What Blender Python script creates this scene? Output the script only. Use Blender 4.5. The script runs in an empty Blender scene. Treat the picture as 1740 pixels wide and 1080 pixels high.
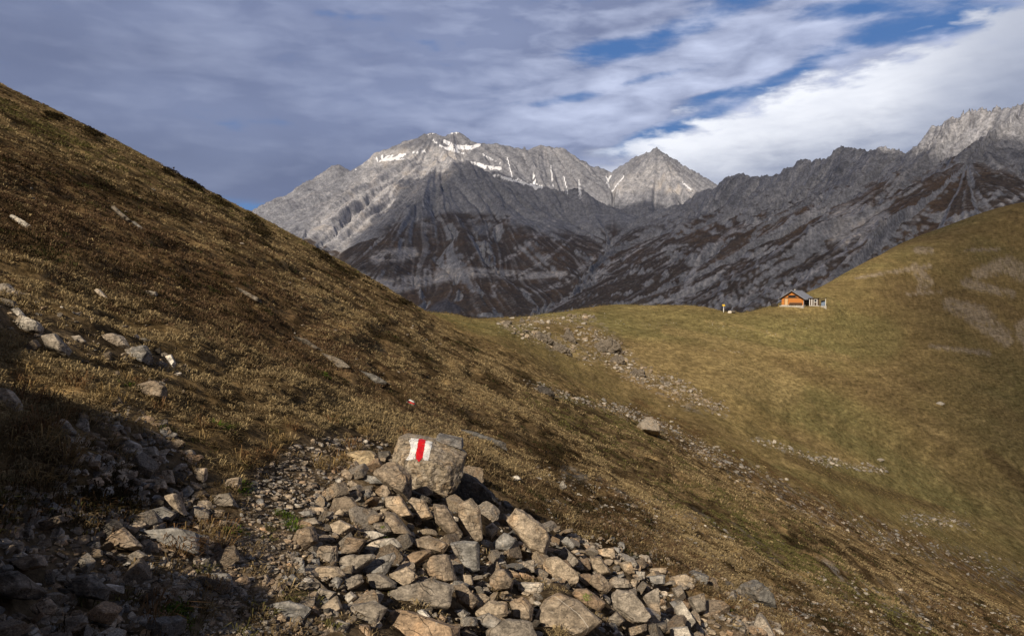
import bpy, bmesh, math, random
import numpy as np
from mathutils import Vector, Matrix
from mathutils.bvhtree import BVHTree

# ------------------------------------------------------------------ camera
scene = bpy.context.scene
col = scene.collection
FPX, U0, V0, PITCH = 1250.0, 870.0, 540.0, math.radians(-2.0)
CP, SP = math.cos(PITCH), math.sin(PITCH)
EYE = 1.6
cam_d = bpy.data.cameras.new("camera")
cam = bpy.data.objects.new("camera", cam_d)
col.objects.link(cam)
cam.location = (0, 0, EYE)
cam.rotation_euler = (math.radians(90) + PITCH, 0, 0)
cam_d.sensor_width = 36.0
cam_d.lens = 36.0 * FPX / 1740.0
cam_d.clip_start = 0.05
cam_d.clip_end = 60000
scene.camera = cam

# ------------------------------------------------------------------ sun
SUN_TRAVEL = Vector((0.36, 0.80, -0.56)).normalized()
sun_d = bpy.data.lights.new("sun", 'SUN')
sun = bpy.data.objects.new("sun", sun_d)
col.objects.link(sun)
sun.location = (-30, -50, 40)
sun.rotation_euler = SUN_TRAVEL.to_track_quat('-Z', 'Y').to_euler()
sun_d.energy = 4.6
sun_d.angle = math.radians(0.53)
sun_d.color = (1.0, 0.86, 0.68)
SUN_EL = math.asin(-SUN_TRAVEL.z)
SUN_AZ = math.atan2(-SUN_TRAVEL.x, -SUN_TRAVEL.y)

scene.view_settings.view_transform = 'Standard'
scene.view_settings.look = 'None'
scene.view_settings.gamma = 1
scene.view_settings.exposure = 0.15

# ------------------------------------------------------------------ node helper
class NT:
    def __init__(s, tree):
        s.t = tree; s.n = tree.nodes; s.l = tree.links
    def node(s, typ, **kw):
        nd = s.n.new(typ)
        for k, v in kw.items():
            setattr(nd, k, v)
        return nd
    def put(s, sock, val):
        if isinstance(val, bpy.types.NodeSocket):
            s.l.new(val, sock)
        elif isinstance(val, (tuple, list)) and len(val) == 3 and sock.type == 'RGBA':
            sock.default_value = (*val, 1)
        else:
            sock.default_value = val
    def m(s, op, a, b=None, c=None, clamp=False):
        nd = s.node('ShaderNodeMath', operation=op, use_clamp=clamp)
        s.put(nd.inputs[0], a)
        if b is not None: s.put(nd.inputs[1], b)
        if c is not None: s.put(nd.inputs[2], c)
        return nd.outputs[0]
    def ramp(s, v, a, b, c=0.0, d=1.0, smooth=True):
        nd = s.node('ShaderNodeMapRange')
        nd.interpolation_type = 'SMOOTHSTEP' if smooth else 'LINEAR'
        s.put(nd.inputs['Value'], v)
        for k, x in zip(('From Min', 'From Max', 'To Min', 'To Max'), (a, b, c, d)):
            s.put(nd.inputs[k], x)
        return nd.outputs[0]
    def mix(s, f, a, b, blend='MIX'):
        nd = s.node('ShaderNodeMix', data_type='RGBA', blend_type=blend)
        s.put(nd.inputs[0], f); s.put(nd.inputs[6], a); s.put(nd.inputs[7], b)
        return nd.outputs[2]
    def noise(s, vec, scale, detail=5, rough=.55, dist=0.0, dims='3D'):
        nd = s.node('ShaderNodeTexNoise', noise_dimensions=dims)
        if vec is not None: s.put(nd.inputs['Vector'], vec)
        nd.inputs['Scale'].default_value = scale
        nd.inputs['Detail'].default_value = detail
        nd.inputs['Roughness'].default_value = rough
        nd.inputs['Distortion'].default_value = dist
        return nd.outputs['Fac']
    def vor(s, vec, scale, feature='F1', out='Distance', rnd=1.0):
        nd = s.node('ShaderNodeTexVoronoi', feature=feature)
        if vec is not None: s.put(nd.inputs['Vector'], vec)
        nd.inputs['Scale'].default_value = scale
        nd.inputs['Randomness'].default_value = rnd
        return nd.outputs[out]
    def mapping(s, vec, loc=(0, 0, 0), rot=(0, 0, 0), scale=(1, 1, 1)):
        nd = s.node('ShaderNodeMapping')
        s.put(nd.inputs[0], vec)
        nd.inputs[1].default_value = loc; nd.inputs[2].default_value = rot; nd.inputs[3].default_value = scale
        return nd.outputs[0]
    def comb(s, x, y, z):
        nd = s.node('ShaderNodeCombineXYZ')
        s.put(nd.inputs[0], x); s.put(nd.inputs[1], y); s.put(nd.inputs[2], z)
        return nd.outputs[0]

# ------------------------------------------------------------------ sky
world = bpy.data.worlds.new("World")
scene.world = world
world.use_nodes = True
W = NT(world.node_tree)
W.n.clear()
w_out = W.node('ShaderNodeOutputWorld')
bg = W.node('ShaderNodeBackground')
bg.inputs['Strength'].default_value = 0.10
W.l.new(bg.outputs[0], w_out.inputs[0])
sky = W.node('ShaderNodeTexSky')
sky.sky_type = 'NISHITA'
sky.sun_disc = False
sky.sun_elevation = SUN_EL
sky.sun_rotation = SUN_AZ
sky.altitude = 2000
sky.air_density = 1.0
tc = W.node('ShaderNodeTexCoord')
sep = W.node('ShaderNodeSeparateXYZ')
W.l.new(tc.outputs['Generated'], sep.inputs[0])
X, Y, Z = sep.outputs
AZ = W.m('ARCTAN2', X, Y)                 # 0 = straight ahead, + to the right, radians
EL = W.m('ARCSINE', Z)

def blob(ca, ce, ra, re, rot=0.0):
    """soft elliptical weight in compass direction / height above the horizon"""
    dx = W.m('SUBTRACT', AZ, ca); dy = W.m('SUBTRACT', EL, ce)
    c, s_ = math.cos(rot), math.sin(rot)
    a = W.m('ADD', W.m('MULTIPLY', dx, c / ra), W.m('MULTIPLY', dy, s_ / ra))
    b = W.m('ADD', W.m('MULTIPLY', dx, -s_ / re), W.m('MULTIPLY', dy, c / re))
    r2 = W.m('ADD', W.m('MULTIPLY', a, a), W.m('MULTIPLY', b, b))
    return W.m('EXPONENT', W.m('MULTIPLY', r2, -1.0))

def dirpx(u, v):
    a, b = (u - U0) / FPX, (V0 - v) / FPX
    d = Vector((a, CP - b * SP, SP + b * CP)).normalized()
    return math.atan2(d.x, d.y), math.asin(d.z)

SV = W.comb(AZ, W.m('MULTIPLY', EL, 1.9), 0.0)
streak = W.mapping(SV, rot=(0, 0, math.radians(-17)), scale=(1.0, 2.6, 1.0))
n_big = W.noise(W.mapping(SV, rot=(0, 0, math.radians(-12)), scale=(1, 1.9, 1)), 2.2, 4, .5, .4)
n_str = W.noise(streak, 5.0, 7, .52, .5)
n_puff = W.noise(W.mapping(SV, loc=(3, 1, 0), rot=(0, 0, math.radians(-10)), scale=(1, 1.7, 1)), 13.0, 6, .5, .3)
n_fine = W.noise(W.mapping(SV, loc=(5, 2, 0), rot=(0, 0, math.radians(-14)), scale=(1, 1.6, 1)), 24.0, 8, .6, .25)
n_soft = W.noise(W.mapping(SV, loc=(7, 3, 0), scale=(1, 1.5, 1)), 3.4, 3, .45, .2)

def bl(u, v, ru, rv, rot=0):
    a, e = dirpx(u, v)
    return blob(a, e, ru / FPX, rv / FPX, rot)

def addall(*xs):
    r = xs[0]
    for x in xs[1:]:
        r = W.m('ADD', r, x)
    return r
# where the cloud deck opens: the upper right and a strip low on the left
open_w = addall(
    W.m('MULTIPLY', bl(1030, 86, 80, 20, .10), .40), W.m('MULTIPLY', bl(1170, 48, 120, 22, .2), .36),
    W.m('MULTIPLY', bl(1640, 40, 150, 26, .0), .46), W.m('MULTIPLY', bl(1500, 8, 160, 18, 0), .26),
    W.m('MULTIPLY', bl(1340, 128, 90, 15, .35), .34), W.m('MULTIPLY', bl(1105, 236, 70, 20, .3), .52),
    W.m('MULTIPLY', bl(1200, 200, 80, 14, .3), .34), W.m('MULTIPLY', bl(1220, 160, 60, 10, .3), .26),
    W.m('MULTIPLY', bl(960, 172, 80, 9, .15), .26), W.m('MULTIPLY', bl(1080, 138, 100, 9, .15), .30),
    W.m('MULTIPLY', bl(1690, 86, 100, 9, .1), .28),
    W.m('MULTIPLY', bl(440, 356, 90, 16, -.1), .44), W.m('MULTIPLY', bl(590, 25, 90, 10, 0), .16),
    W.m('MULTIPLY', bl(1400, -40, 600, 40, 0), .12))
dens = W.m('SUBTRACT', addall(W.m('MULTIPLY', n_str, .70), W.m('MULTIPLY', n_puff, .55), W.m('MULTIPLY', n_fine, .30)), open_w)
cover = W.ramp(dens, .34, .66)
# brightness of the cloud from thick grey to sunlit white
a1, e1 = dirpx(1420, 215)
# the bright bank over the right-hand range: lower edge of a ragged oblique front
slope_edge = W.m('SUBTRACT', EL, W.m('ADD', dirpx(1100, 250)[1],
             W.m('MULTIPLY', W.m('SUBTRACT', AZ, dirpx(1100, 250)[0]), .285)))
edge_n = W.m('ADD', slope_edge, W.m('MULTIPLY', W.m('SUBTRACT', n_puff, .5), .075))
edge_n = W.m('ADD', edge_n, W.m('MULTIPLY', W.m('SUBTRACT', n_big, .5), .05))
edge_n = W.m('ADD', edge_n, W.m('MULTIPLY', W.m('SUBTRACT', n_fine, .5), .07))
under = W.ramp(edge_n, .016, -.016)
right = W.ramp(AZ, dirpx(930, 300)[0], dirpx(1130, 300)[0])
bank = W.m('MULTIPLY', under, right)
bank = W.m('MULTIPLY', bank, W.ramp(AZ, 1.35, .95))
bank_lit = W.ramp(W.m('ADD', edge_n, W.m('MULTIPLY', W.m('SUBTRACT', n_soft, .5), .11)), -.135, -.012)
bank_lit = W.m('MULTIPLY', bank_lit, W.ramp(AZ, dirpx(1760, 200)[0], dirpx(1440, 200)[0], .30, 1.0))
grey = W.mix(W.ramp(n_soft, .3, .7), (.165, .200, .335), (.235, .280, .440))
warm_up = addall(W.m('MULTIPLY', bl(1000, 180, 260, 80, .2), .62), W.m('MULTIPLY', bl(420, 90, 220, 60, 0), .18),
                 W.m('MULTIPLY', bl(1400, 60, 330, 110, .2), .55), W.m('MULTIPLY', bl(1300, 190, 120, 60, .3), .25))
dark_dn = addall(W.m('MULTIPLY', bl(420, 290, 330, 62, 0), .50), W.m('MULTIPLY', bl(60, 60, 230, 100, 0), .38),
                 W.m('MULTIPLY', bl(-400, 300, 500, 300, 0), .4))
lift = W.m('ADD', W.m('ADD', W.m('MULTIPLY', warm_up, .8), W.m('MULTIPLY', W.m('SUBTRACT', n_str, .5), .55)),
           W.m('MULTIPLY', W.m('SUBTRACT', n_puff, .5), .30))
rt = W.ramp(AZ, -.25, .15, .25, 1.0)
lift = W.m('ADD', lift, W.m('MULTIPLY', W.m('SUBTRACT', n_puff, .48), W.m('MULTIPLY', rt, 1.6)))
lift = W.m('ADD', lift, W.m('MULTIPLY', W.m('SUBTRACT', n_fine, .5), W.m('MULTIPLY', rt, .55)))
lift = W.m('SUBTRACT', lift, 0.0, clamp=True)
cl = W.mix(lift, grey, (.58, .64, .84))
cl = W.mix(W.m('MULTIPLY', dark_dn, .75, clamp=True), cl, (.115, .138, .225))
cl2 = W.mix(bank_lit, (.30, .34, .46), (.98, 1.0, 1.06))
cl2 = W.mix(W.ramp(n_puff, .35, .68, .0, .22), cl2, (.36, .41, .55))
blue = W.mix(.80, sky.outputs[0], (.45, 1.45, 4.0))
col_s = W.mix(1.0, cl, (10, 10, 10), 'MULTIPLY')
col_b = W.mix(1.0, cl2, (10, 10, 10), 'MULTIPLY')
c = W.mix(cover, blue, col_s)
c = W.mix(bank, c, col_b)
behind = W.m('MAXIMUM', W.ramp(Y, .15, -.25), W.ramp(EL, .50, .95))
dim = W.m('SUBTRACT', 1.0, W.m('MULTIPLY', behind, .74))       # unseen sky overhead and behind, dimmed to deepen the shadows
c = W.mix(1.0, c, W.comb(dim, dim, dim), 'MULTIPLY')
below = W.ramp(Z, -.02, .0)
c = W.mix(below, (.22, .21, .20), c)
# the unseen part of this sky carries added darkening for deeper shade
W.l.new(c, bg.inputs['Color'])

# ------------------------------------------------------------------ numpy noise
_rs = np.random.RandomState(7)
_perm = _rs.permutation(256).astype(np.int32)
_perm = np.concatenate([_perm, _perm])
_ang = _rs.rand(256) * 2 * np.pi
_g2 = np.stack([np.cos(_ang), np.sin(_ang)], -1).astype(np.float32)
_g3 = _rs.randn(256, 3).astype(np.float32)
_g3 /= np.linalg.norm(_g3, axis=1)[:, None]

def pn2(x, y):
    xi = np.floor(x).astype(np.int32); yi = np.floor(y).astype(np.int32)
    xf = (x - xi).astype(np.float32); yf = (y - yi).astype(np.float32)
    xi &= 255; yi &= 255
    u = xf * xf * xf * (xf * (xf * 6 - 15) + 10); v = yf * yf * yf * (yf * (yf * 6 - 15) + 10)
    def g(ix, iy, dx, dy):
        h = _perm[_perm[ix & 255] + (iy & 255)]
        gg = _g2[h]
        return gg[..., 0] * dx + gg[..., 1] * dy
    n00 = g(xi, yi, xf, yf); n10 = g(xi + 1, yi, xf - 1, yf)
    n01 = g(xi, yi + 1, xf, yf - 1); n11 = g(xi + 1, yi + 1, xf - 1, yf - 1)
    a = n00 + u * (n10 - n00); b = n01 + u * (n11 - n01)
    return (a + v * (b - a)) * 1.5

def pn3(p):
    pi = np.floor(p).astype(np.int32); f = (p - pi).astype(np.float32); pi &= 255
    w = f * f * f * (f * (f * 6 - 15) + 10)
    r = 0
    for i in (0, 1):
        for j in (0, 1):
            for k in (0, 1):
                h = _perm[(_perm[(_perm[(pi[..., 0] + i) & 255] + pi[..., 1] + j) & 255] + pi[..., 2] + k) & 255]
                g = _g3[h]
                d = g[..., 0] * (f[..., 0] - i) + g[..., 1] * (f[..., 1] - j) + g[..., 2] * (f[..., 2] - k)
                ww = (w[..., 0] if i else 1 - w[..., 0]) * (w[..., 1] if j else 1 - w[..., 1]) * (w[..., 2] if k else 1 - w[..., 2])
                r = r + d * ww
    return r * 1.5

def fbm2(x, y, octs=4, gain=.5, lac=2.03, ridged=False):
    r = 0; a = 1.0; t = 0
    for o in range(octs):
        n = pn2(x + 17.3 * o, y - 9.1 * o)
        if ridged: n = 1 - 2 * np.abs(n)
        r = r + a * n; t += a
        a *= gain; x = x * lac; y = y * lac
    return r / t

def fbm3(p, octs=4, gain=.5, lac=2.03):
    r = 0; a = 1.0; t = 0
    for o in range(octs):
        r = r + a * pn3(p + 13.7 * o); t += a
        a *= gain; p = p * lac
    return r / t

def sstep(x, a, b):
    t = np.clip((x - a) / (b - a), 0, 1)
    return t * t * (3 - 2 * t)

# ------------------------------------------------------------------ object helpers
def link(o):
    col.objects.link(o)
    return o

def tag(o, label=None, cat=None, group=None, kind=None):
    if label: o['label'] = label
    if cat: o['category'] = cat
    if group: o['group'] = group
    if kind: o['kind'] = kind
    return o

def np_mesh(name, verts, faces, mat=None, cols=None, smooth=True):
    """verts (n,3), faces (m,k) with k equal for all faces"""
    me = bpy.data.meshes.new(name)
    verts = np.ascontiguousarray(verts, dtype=np.float32); faces = np.ascontiguousarray(faces, dtype=np.int32)
    m, k = faces.shape
    me.vertices.add(len(verts)); me.vertices.foreach_set('co', verts.ravel())
    me.loops.add(m * k); me.loops.foreach_set('vertex_index', faces.ravel())
    me.polygons.add(m)
    me.polygons.foreach_set('loop_start', np.arange(0, m * k, k, dtype=np.int32))
    me.polygons.foreach_set('use_smooth', np.full(m, smooth, dtype=bool))
    if cols is not None:
        at = me.color_attributes.new('Col', 'FLOAT_COLOR', 'POINT')
        c4 = np.ones((len(verts), 4), dtype=np.float32)
        c4[:, :cols.shape[1]] = cols
        at.data.foreach_set('color', c4.ravel())
    me.update(calc_edges=True)
    me.validate()
    if mat: me.materials.append(mat)
    return me

def mesh_obj(name, me, parent=None):
    o = bpy.data.objects.new(name, me)
    link(o)
    if parent: o.parent = parent
    return o

def new_mat(name):
    m = bpy.data.materials.new(name)
    m.use_nodes = True
    t = NT(m.node_tree)
    b = m.node_tree.nodes['Principled BSDF']
    b.inputs['Roughness'].default_value = .9
    b.inputs['Specular IOR Level'].default_value = .2
    return m, t, b

def grid_faces(nr, nc, wrap=False):
    i = np.arange(nr - 1)[:, None] * nc; j = np.arange(nc - 1)[None]
    a = (i + j).ravel()
    f = np.stack([a, a + 1, a + nc + 1, a + nc], -1)
    if wrap:
        a = (np.arange(nr - 1) * nc + nc - 1)
        g = np.stack([a, a - nc + 1, a + 1, a + nc], -1)
        f = np.concatenate([f, g])
    return f

# pixel (1740 x 1080 frame of the photograph) + forward distance -> world, used to lay the survey points of the place
def at(u, v, D):
    a, b = (np.asarray(u, float) - U0) / FPX, (V0 - np.asarray(v, float)) / FPX
    t = D / (CP - b * SP)
    return np.stack([t * a, D + 0 * a, EYE + t * (SP + b * CP)], -1)

def proj(x, y, z):
    f = y * CP + (z - EYE) * SP
    up = -y * SP + (z - EYE) * CP
    f = np.where(np.abs(f) < 1e-3, 1e-3, f)
    return U0 + FPX * x / f, V0 - FPX * up / f
# ------------------------------------------------------------------ hillside, saddle and far hill: one ground sheet
DK = np.array([20, 30, 45, 60, 90, 130, 180, 225, 260, 300, 360, 450, 700.])
COLS = {
 -300: [70, 34, 8, -5, 6, 55, 110, 160, 200, 250, 320, 400, 600],
 0:    [222, 186, 160, 148, 160, 205, 265, 310, 350, 400, 450, 520, 640],
 200:  [320, 283, 257, 245, 258, 300, 350, 390, 420, 460, 510, 560, 640],
 400:  [430, 392, 366, 352, 362, 400, 440, 470, 500, 530, 570, 600, 640],
 600:  [558, 512, 476, 461, 466, 495, 520, 540, 560, 590, 610, 630, 650],
 700:  [620, 576, 538, 521, 524, 535, 560, 575, 590, 610, 630, 640, 650],
 745:  [648, 612, 576, 552, 541, 538, 542, 560, 580, 610, 630, 640, 650],
 800:  [678, 638, 602, 578, 560, 548, 544, 556, 580, 610, 630, 640, 650],
 870:  [712, 672, 635, 610, 580, 555, 541, 546, 575, 610, 630, 640, 650],
 1000: [779, 742, 706, 684, 652, 598, 542, 521, 535, 570, 610, 640, 650],
 1100: [828, 787, 748, 728, 692, 625, 556, 518, 532, 570, 610, 640, 650],
 1180: [868, 815, 790, 762, 710, 640, 566, 521, 534, 570, 610, 640, 650],
 1250: [900, 840, 832, 795, 730, 652, 575, 532, 545, 572, 610, 640, 650],
 1300: [924, 863, 852, 818, 748, 672, 582, 522, 522, 560, 600, 640, 650],
 1350: [950, 886, 874, 838, 765, 690, 592, 520, 505, 512, 560, 620, 650],
 1400: [975, 912, 898, 860, 785, 705, 604, 523, 486, 484, 520, 600, 650],
 1450: [1005, 938, 924, 888, 810, 725, 617, 538, 480, 455, 475, 540, 650],
 1500: [1035, 966, 950, 915, 835, 745, 630, 550, 478, 432, 430, 480, 650],
 1600: [1085, 1013, 1000, 965, 880, 785, 655, 565, 490, 420, 386, 420, 600],
 1740: [1155, 1085, 1067, 1028, 935, 830, 690, 590, 510, 430, 342, 370, 560],
 2100: [1340, 1275, 1245, 1190, 1090, 950, 790, 670, 580, 480, 340, 300, 480],
 2800: [1700, 1640, 1600, 1540, 1400, 1200, 980, 820, 700, 580, 420, 300, 380],
}
CU = np.array(sorted(COLS))
def plane_v(u, D): return 612 + .515 * (u - 870) + 2000.0 / D
def hermite(xk, yk, x):
    """monotone cubic through knots; yk (..., n)"""
    h = np.diff(xk); d = np.diff(yk, axis=-1) / h
    m = np.zeros_like(yk)
    dl, dr = d[..., :-1], d[..., 1:]
    w1 = 2 * h[1:] + h[:-1]; w2 = h[1:] + 2 * h[:-1]
    with np.errstate(divide='ignore', invalid='ignore'):
        hm = (w1 + w2) / (w1 / dl + w2 / dr)
    m[..., 1:-1] = np.where(dl * dr > 0, hm, 0)
    m[..., 0] = d[..., 0]; m[..., -1] = d[..., -1]
    i = np.clip(np.searchsorted(xk, x) - 1, 0, len(xk) - 2)
    t = (x - xk[i]) / h[i]
    t2, t3 = t * t, t * t * t
    return (yk[..., i] * (2 * t3 - 3 * t2 + 1) + m[..., i] * h[i] * (t3 - 2 * t2 + t)
            + yk[..., i + 1] * (-2 * t3 + 3 * t2) + m[..., i + 1] * h[i] * (t3 - t2))
_LK = np.log(np.concatenate([[1, 5, 9], DK]))
_T = np.array([[0, 0, 0] + [COLS[c][k] - plane_v(c, DK[k]) for k in range(len(DK))] for c in CU], float)
_LD = np.linspace(_LK[0], _LK[-1], 500)
_UU = np.linspace(CU[0], CU[-1], 900)
_E = hermite(_LK, _T, _LD)                     # (cols, 500)
_E = hermite(CU.astype(float), _E.T.copy(), _UU)   # (500, 900)
for _ in range(6):                             # soften the joints between the survey columns
    _E[:, 1:-1] = (_E[:, :-2] + 2 * _E[:, 1:-1] + _E[:, 2:]) / 4
    _E[1:-1] = (_E[:-2] + 2 * _E[1:-1] + _E[2:]) / 4

def e_lookup(u, D):
    fi = np.clip((np.log(np.maximum(D, 1.0)) - _LD[0]) / (_LD[1] - _LD[0]), 0, 498.999)
    fj = np.clip((u - _UU[0]) / (_UU[1] - _UU[0]), 0, 898.999)
    i = fi.astype(int); j = fj.astype(int); a = fi - i; b = fj - j
    return ((_E[i, j] * (1 - b) + _E[i, j + 1] * b) * (1 - a) + (_E[i + 1, j] * (1 - b) + _E[i + 1, j + 1] * b) * a)

def H0(x, y):
    """smooth ground height"""
    x = np.asarray(x, float); y = np.asarray(y, float)
    D = np.maximum(y, 1.5)
    u = U0 + FPX * x / D
    for _ in range(2):
        v = plane_v(u, D) + e_lookup(u, D)
        b = (V0 - v) / FPX
        uu = U0 + FPX * (x / D) * (CP - b * SP)
        u = uu
    u = np.clip(u, -900, 3200)
    v = plane_v(u, D) + e_lookup(u, D)
    b = (V0 - v) / FPX
    t = D / (CP - b * SP)
    z = EYE + t * (SP + b * CP)
    # beside and behind the camera: the same hillside as a plane
    r = np.hypot(x, y)
    zp = -.515 * x - .093 * y
    zp = np.where(zp > 60, 60 + (zp - 60) * .5, zp)
    w = sstep(y / np.maximum(r, .01), .10, .42)
    z = zp * (1 - w) + z * w
    far = sstep(r, 430, 1300)
    return z * (1 - far) + (-240.0) * far

def lump(x, y, cx, cy, rx, ry, h, rot=0):
    c, s = math.cos(rot), math.sin(rot)
    dx = x - cx; dy = y - cy
    return h * np.exp(-((dx * c + dy * s) / rx) ** 2 - ((-dx * s + dy * c) / ry) ** 2)

def seg_dist(x, y, pts):
    best = np.full(np.shape(x), 1e9)
    for (ax, ay), (bx, by) in zip(pts[:-1], pts[1:]):
        dx, dy = bx - ax, by - ay
        L = dx * dx + dy * dy + 1e-9
        t = np.clip(((x - ax) * dx + (y - ay) * dy) / L, 0, 1)
        best = np.minimum(best, np.hypot(x - ax - t * dx, y - ay - t * dy))
    return best

def march(fun, u, v, Ds):
    """first ground hit of the sight line through (u,v)"""
    u = np.atleast_1d(np.asarray(u, float)); v = np.atleast_1d(np.asarray(v, float))
    hit = np.full(u.shape, np.nan); prev = None
    for D in Ds:
        p = at(u, v, D)
        g = p[:, 2] - fun(p[:, 0], p[:, 1])
        if prev is not None:
            m = np.isnan(hit) & (g <= 0) & (prev > 0)
            t = prev / (prev - g + 1e-12)
            hit = np.where(m, Dp + (D - Dp) * t, hit)
        prev, Dp = g, D
    return hit
NEARD = np.geomspace(1.6, 400, 340)

PATH_PX = [(330, 1180), (385, 1080), (420, 980), (455, 900), (500, 840), (560, 793), (600, 765), (625, 740)]
_d = march(H0, [p[0] for p in PATH_PX], [p[1] for p in PATH_PX], NEARD)
PATH = [tuple(at(p[0], p[1], d)[:2]) for p, d in zip(PATH_PX, _d)]
PATH += [(PATH[-1][0] + .5, PATH[-1][1] + 5), (1.0, 30), (0.4, 45)]

HUTC = (90.0, 227.0); HUTZ = float(at(1350, 519.0, 224.0)[2]) - .06
def Hs(x, y):
    """ground with its larger local forms"""
    z = H0(x, y)
    r = np.hypot(x, y)
    near = sstep(r, 40, 20)
    # the heap of rubble round the painted block
    z = z + lump(x, y, -.55, 5.9, 1.1, .9, .16, .3) * near + lump(x, y, -.1, 4.4, 1.6, .9, .10) * near
    # the path bench and the bank above it
    d = seg_dist(x, y, PATH)
    z = z - .03 * np.exp(-(d / .45) ** 2) * near
    z = z + lump(x, y, -3.0, 4.4, 1.0, 2.0, .10, .25) * near + lump(x, y, -3.8, 7.5, 1.6, 1.6, .08) * near
    z = z + lump(x, y, -4.45, -1.6, 1.05, 1.3, 2.3, .3) + lump(x, y, -5.3, .2, 1.0, .9, 1.7, .5) + lump(x, y, -2.25, .8, .5, .45, .90) + lump(x, y, -3.5, .8, .75, .6, 1.35)  # unseen knolls beside and behind the camera, added to shade the lower left
    z = z + lump(x, y, -5.2, 3.2, 1.6, 2.2, .25, .2) * near
    # hollows and hummocks of the mid distance
    z = z + .35 * fbm2(x / 7, y / 9, 2) * sstep(r, 7, 18) * sstep(r, 300, 90)
    z = z + 1.6 * fbm2(x / 40 + 4, y / 55, 3) * sstep(r, 50, 110) * sstep(r, 300, 200)
    # level pad cut for the hut
    pd = np.hypot((x - HUTC[0]) / 8.5, (y - HUTC[1]) / 7.5)
    w = sstep(pd, 1.5, .85)
    return z * (1 - w) + HUTZ * w

def Hd(x, y, s=None):
    """full relief; s is the mesh spacing, so that no wave is finer than the sheet can hold"""
    z = Hs(x, y); r = np.hypot(x, y)
    if s is None: s = .01 + 0 * r
    d = seg_dist(x, y, PATH)
    onpath = np.exp(-(d / .5) ** 2)
    g = 1 - .75 * onpath
    far = sstep(r, 120, 55)
    lv = .30 + .70 * far
    def k(w): return sstep(s, w * .45, w * .15)
    # terracettes follow the contour, which runs along y on the near hillside
    q = .5 * pn2(x / 3.1, y / 4)
    z = z + .12 * lv * g * k(2.2) * fbm2((x + q) / 1.5, y / 4.2, 2, .5)
    tt = pn2((x + .5 * q) / .62, y / 2.6 + 5)
    z = z + .075 * g * lv * k(.7) * tt
    z = z + (1 - far) * .16 * pn2(z / .9 + .6 * fbm2(x / 9, y / 14, 3), x / 16) * sstep(r, 330, 250)
    z = z + .10 * sstep(r, 8, 16) * far * k(.8) * pn2(z / .42 + .7 * fbm2(x / 5, y / 7, 3), y / 9)
    z = z + .10 * g * k(.8) * lv * pn2(x / .7 + 3, y / .9)
    z = z + .050 * g * k(.34) * lv * pn2(x / .3 + 1, y / .36 + 7)
    z = z + .022 * g * k(.14) * pn2(x / .13, y / .14)
    z = z + .010 * k(.06) * pn2(x / .06, y / .06)
    return z

angf = np.arctan(np.linspace(math.tan(math.radians(-40)), math.tan(math.radians(41)), 1250))
angb = np.radians(np.linspace(41.6, 319.4, 210))
ANG = np.concatenate([angf, angb])
RAD = np.concatenate([np.geomspace(.5, 620, 900), np.geomspace(640, 22000, 36)])
AA, RR = np.meshgrid(ANG, RAD)
gx = RR * np.sin(AA); gy = RR * np.cos(AA)
spacing = np.maximum(RR * .0085, RR * .0014)
gz = Hd(gx, gy, spacing * .55)
gu, gv = proj(gx, gy, gz)
gfront = (gy > 1) & (RR < 700)

def pxmask(polys, ok, soft=6.0):
    """1 inside pixel strokes (u, v, halfwidth) chains, as seen on the ground that lies there"""
    m = np.zeros_like(gx)
    for pts in polys:
        for (a, b) in zip(pts[:-1], pts[1:]):
            dx, dy = b[0] - a[0], b[1] - a[1]
            L = dx * dx + dy * dy + 1e-6
            t = np.clip(((gu - a[0]) * dx + (gv - a[1]) * dy) / L, 0, 1)
            dd = np.hypot(gu - a[0] - t * dx, gv - a[1] - t * dy)
            w = a[2] + (b[2] - a[2]) * t
            m = np.maximum(m, 1 - sstep(dd, w * .55, w * 1.25))
    return m * ok

# ---- ground cover, as four masks and a colour
far_ok = gfront & (gy > 70)
mid_ok = gfront & (gy > 24)
nz1 = fbm2(gx / 2.2, gy / 5.0, 4, .55)
nz2 = fbm2(gx / .5 + 9, gy / 1.1, 3, .6)
nz3 = fbm2(gx / 14 + 2, gy / 22, 4, .55)
nz4 = fbm2(gx / 38 + 5, gy / 45, 4, .5)
def C(*v): return np.array(v, float)
straw, brown, dark, olive, rust = C(.300, .212, .098), C(.140, .096, .048), C(.048, .034, .018), C(.095, .083, .034), C(.110, .062, .030)
def mixc(c, d, m): return c + (d - c) * m[..., None]
base = np.zeros(gx.shape + (3,)) + brown
base = mixc(base, straw, np.clip(sstep(nz1, -.15, .45) * .6 + sstep(nz2, 0, .5) * .35, 0, 1) * .85)
base = mixc(base, dark, sstep(nz1 + .5 * nz2, -.05, -.5) * .8)
base = mixc(base, rust, sstep(nz3, .1, .5) * .35)
base = mixc(base, olive, sstep(-nz3 + .3 * nz1, .15, .55) * .5)
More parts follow.
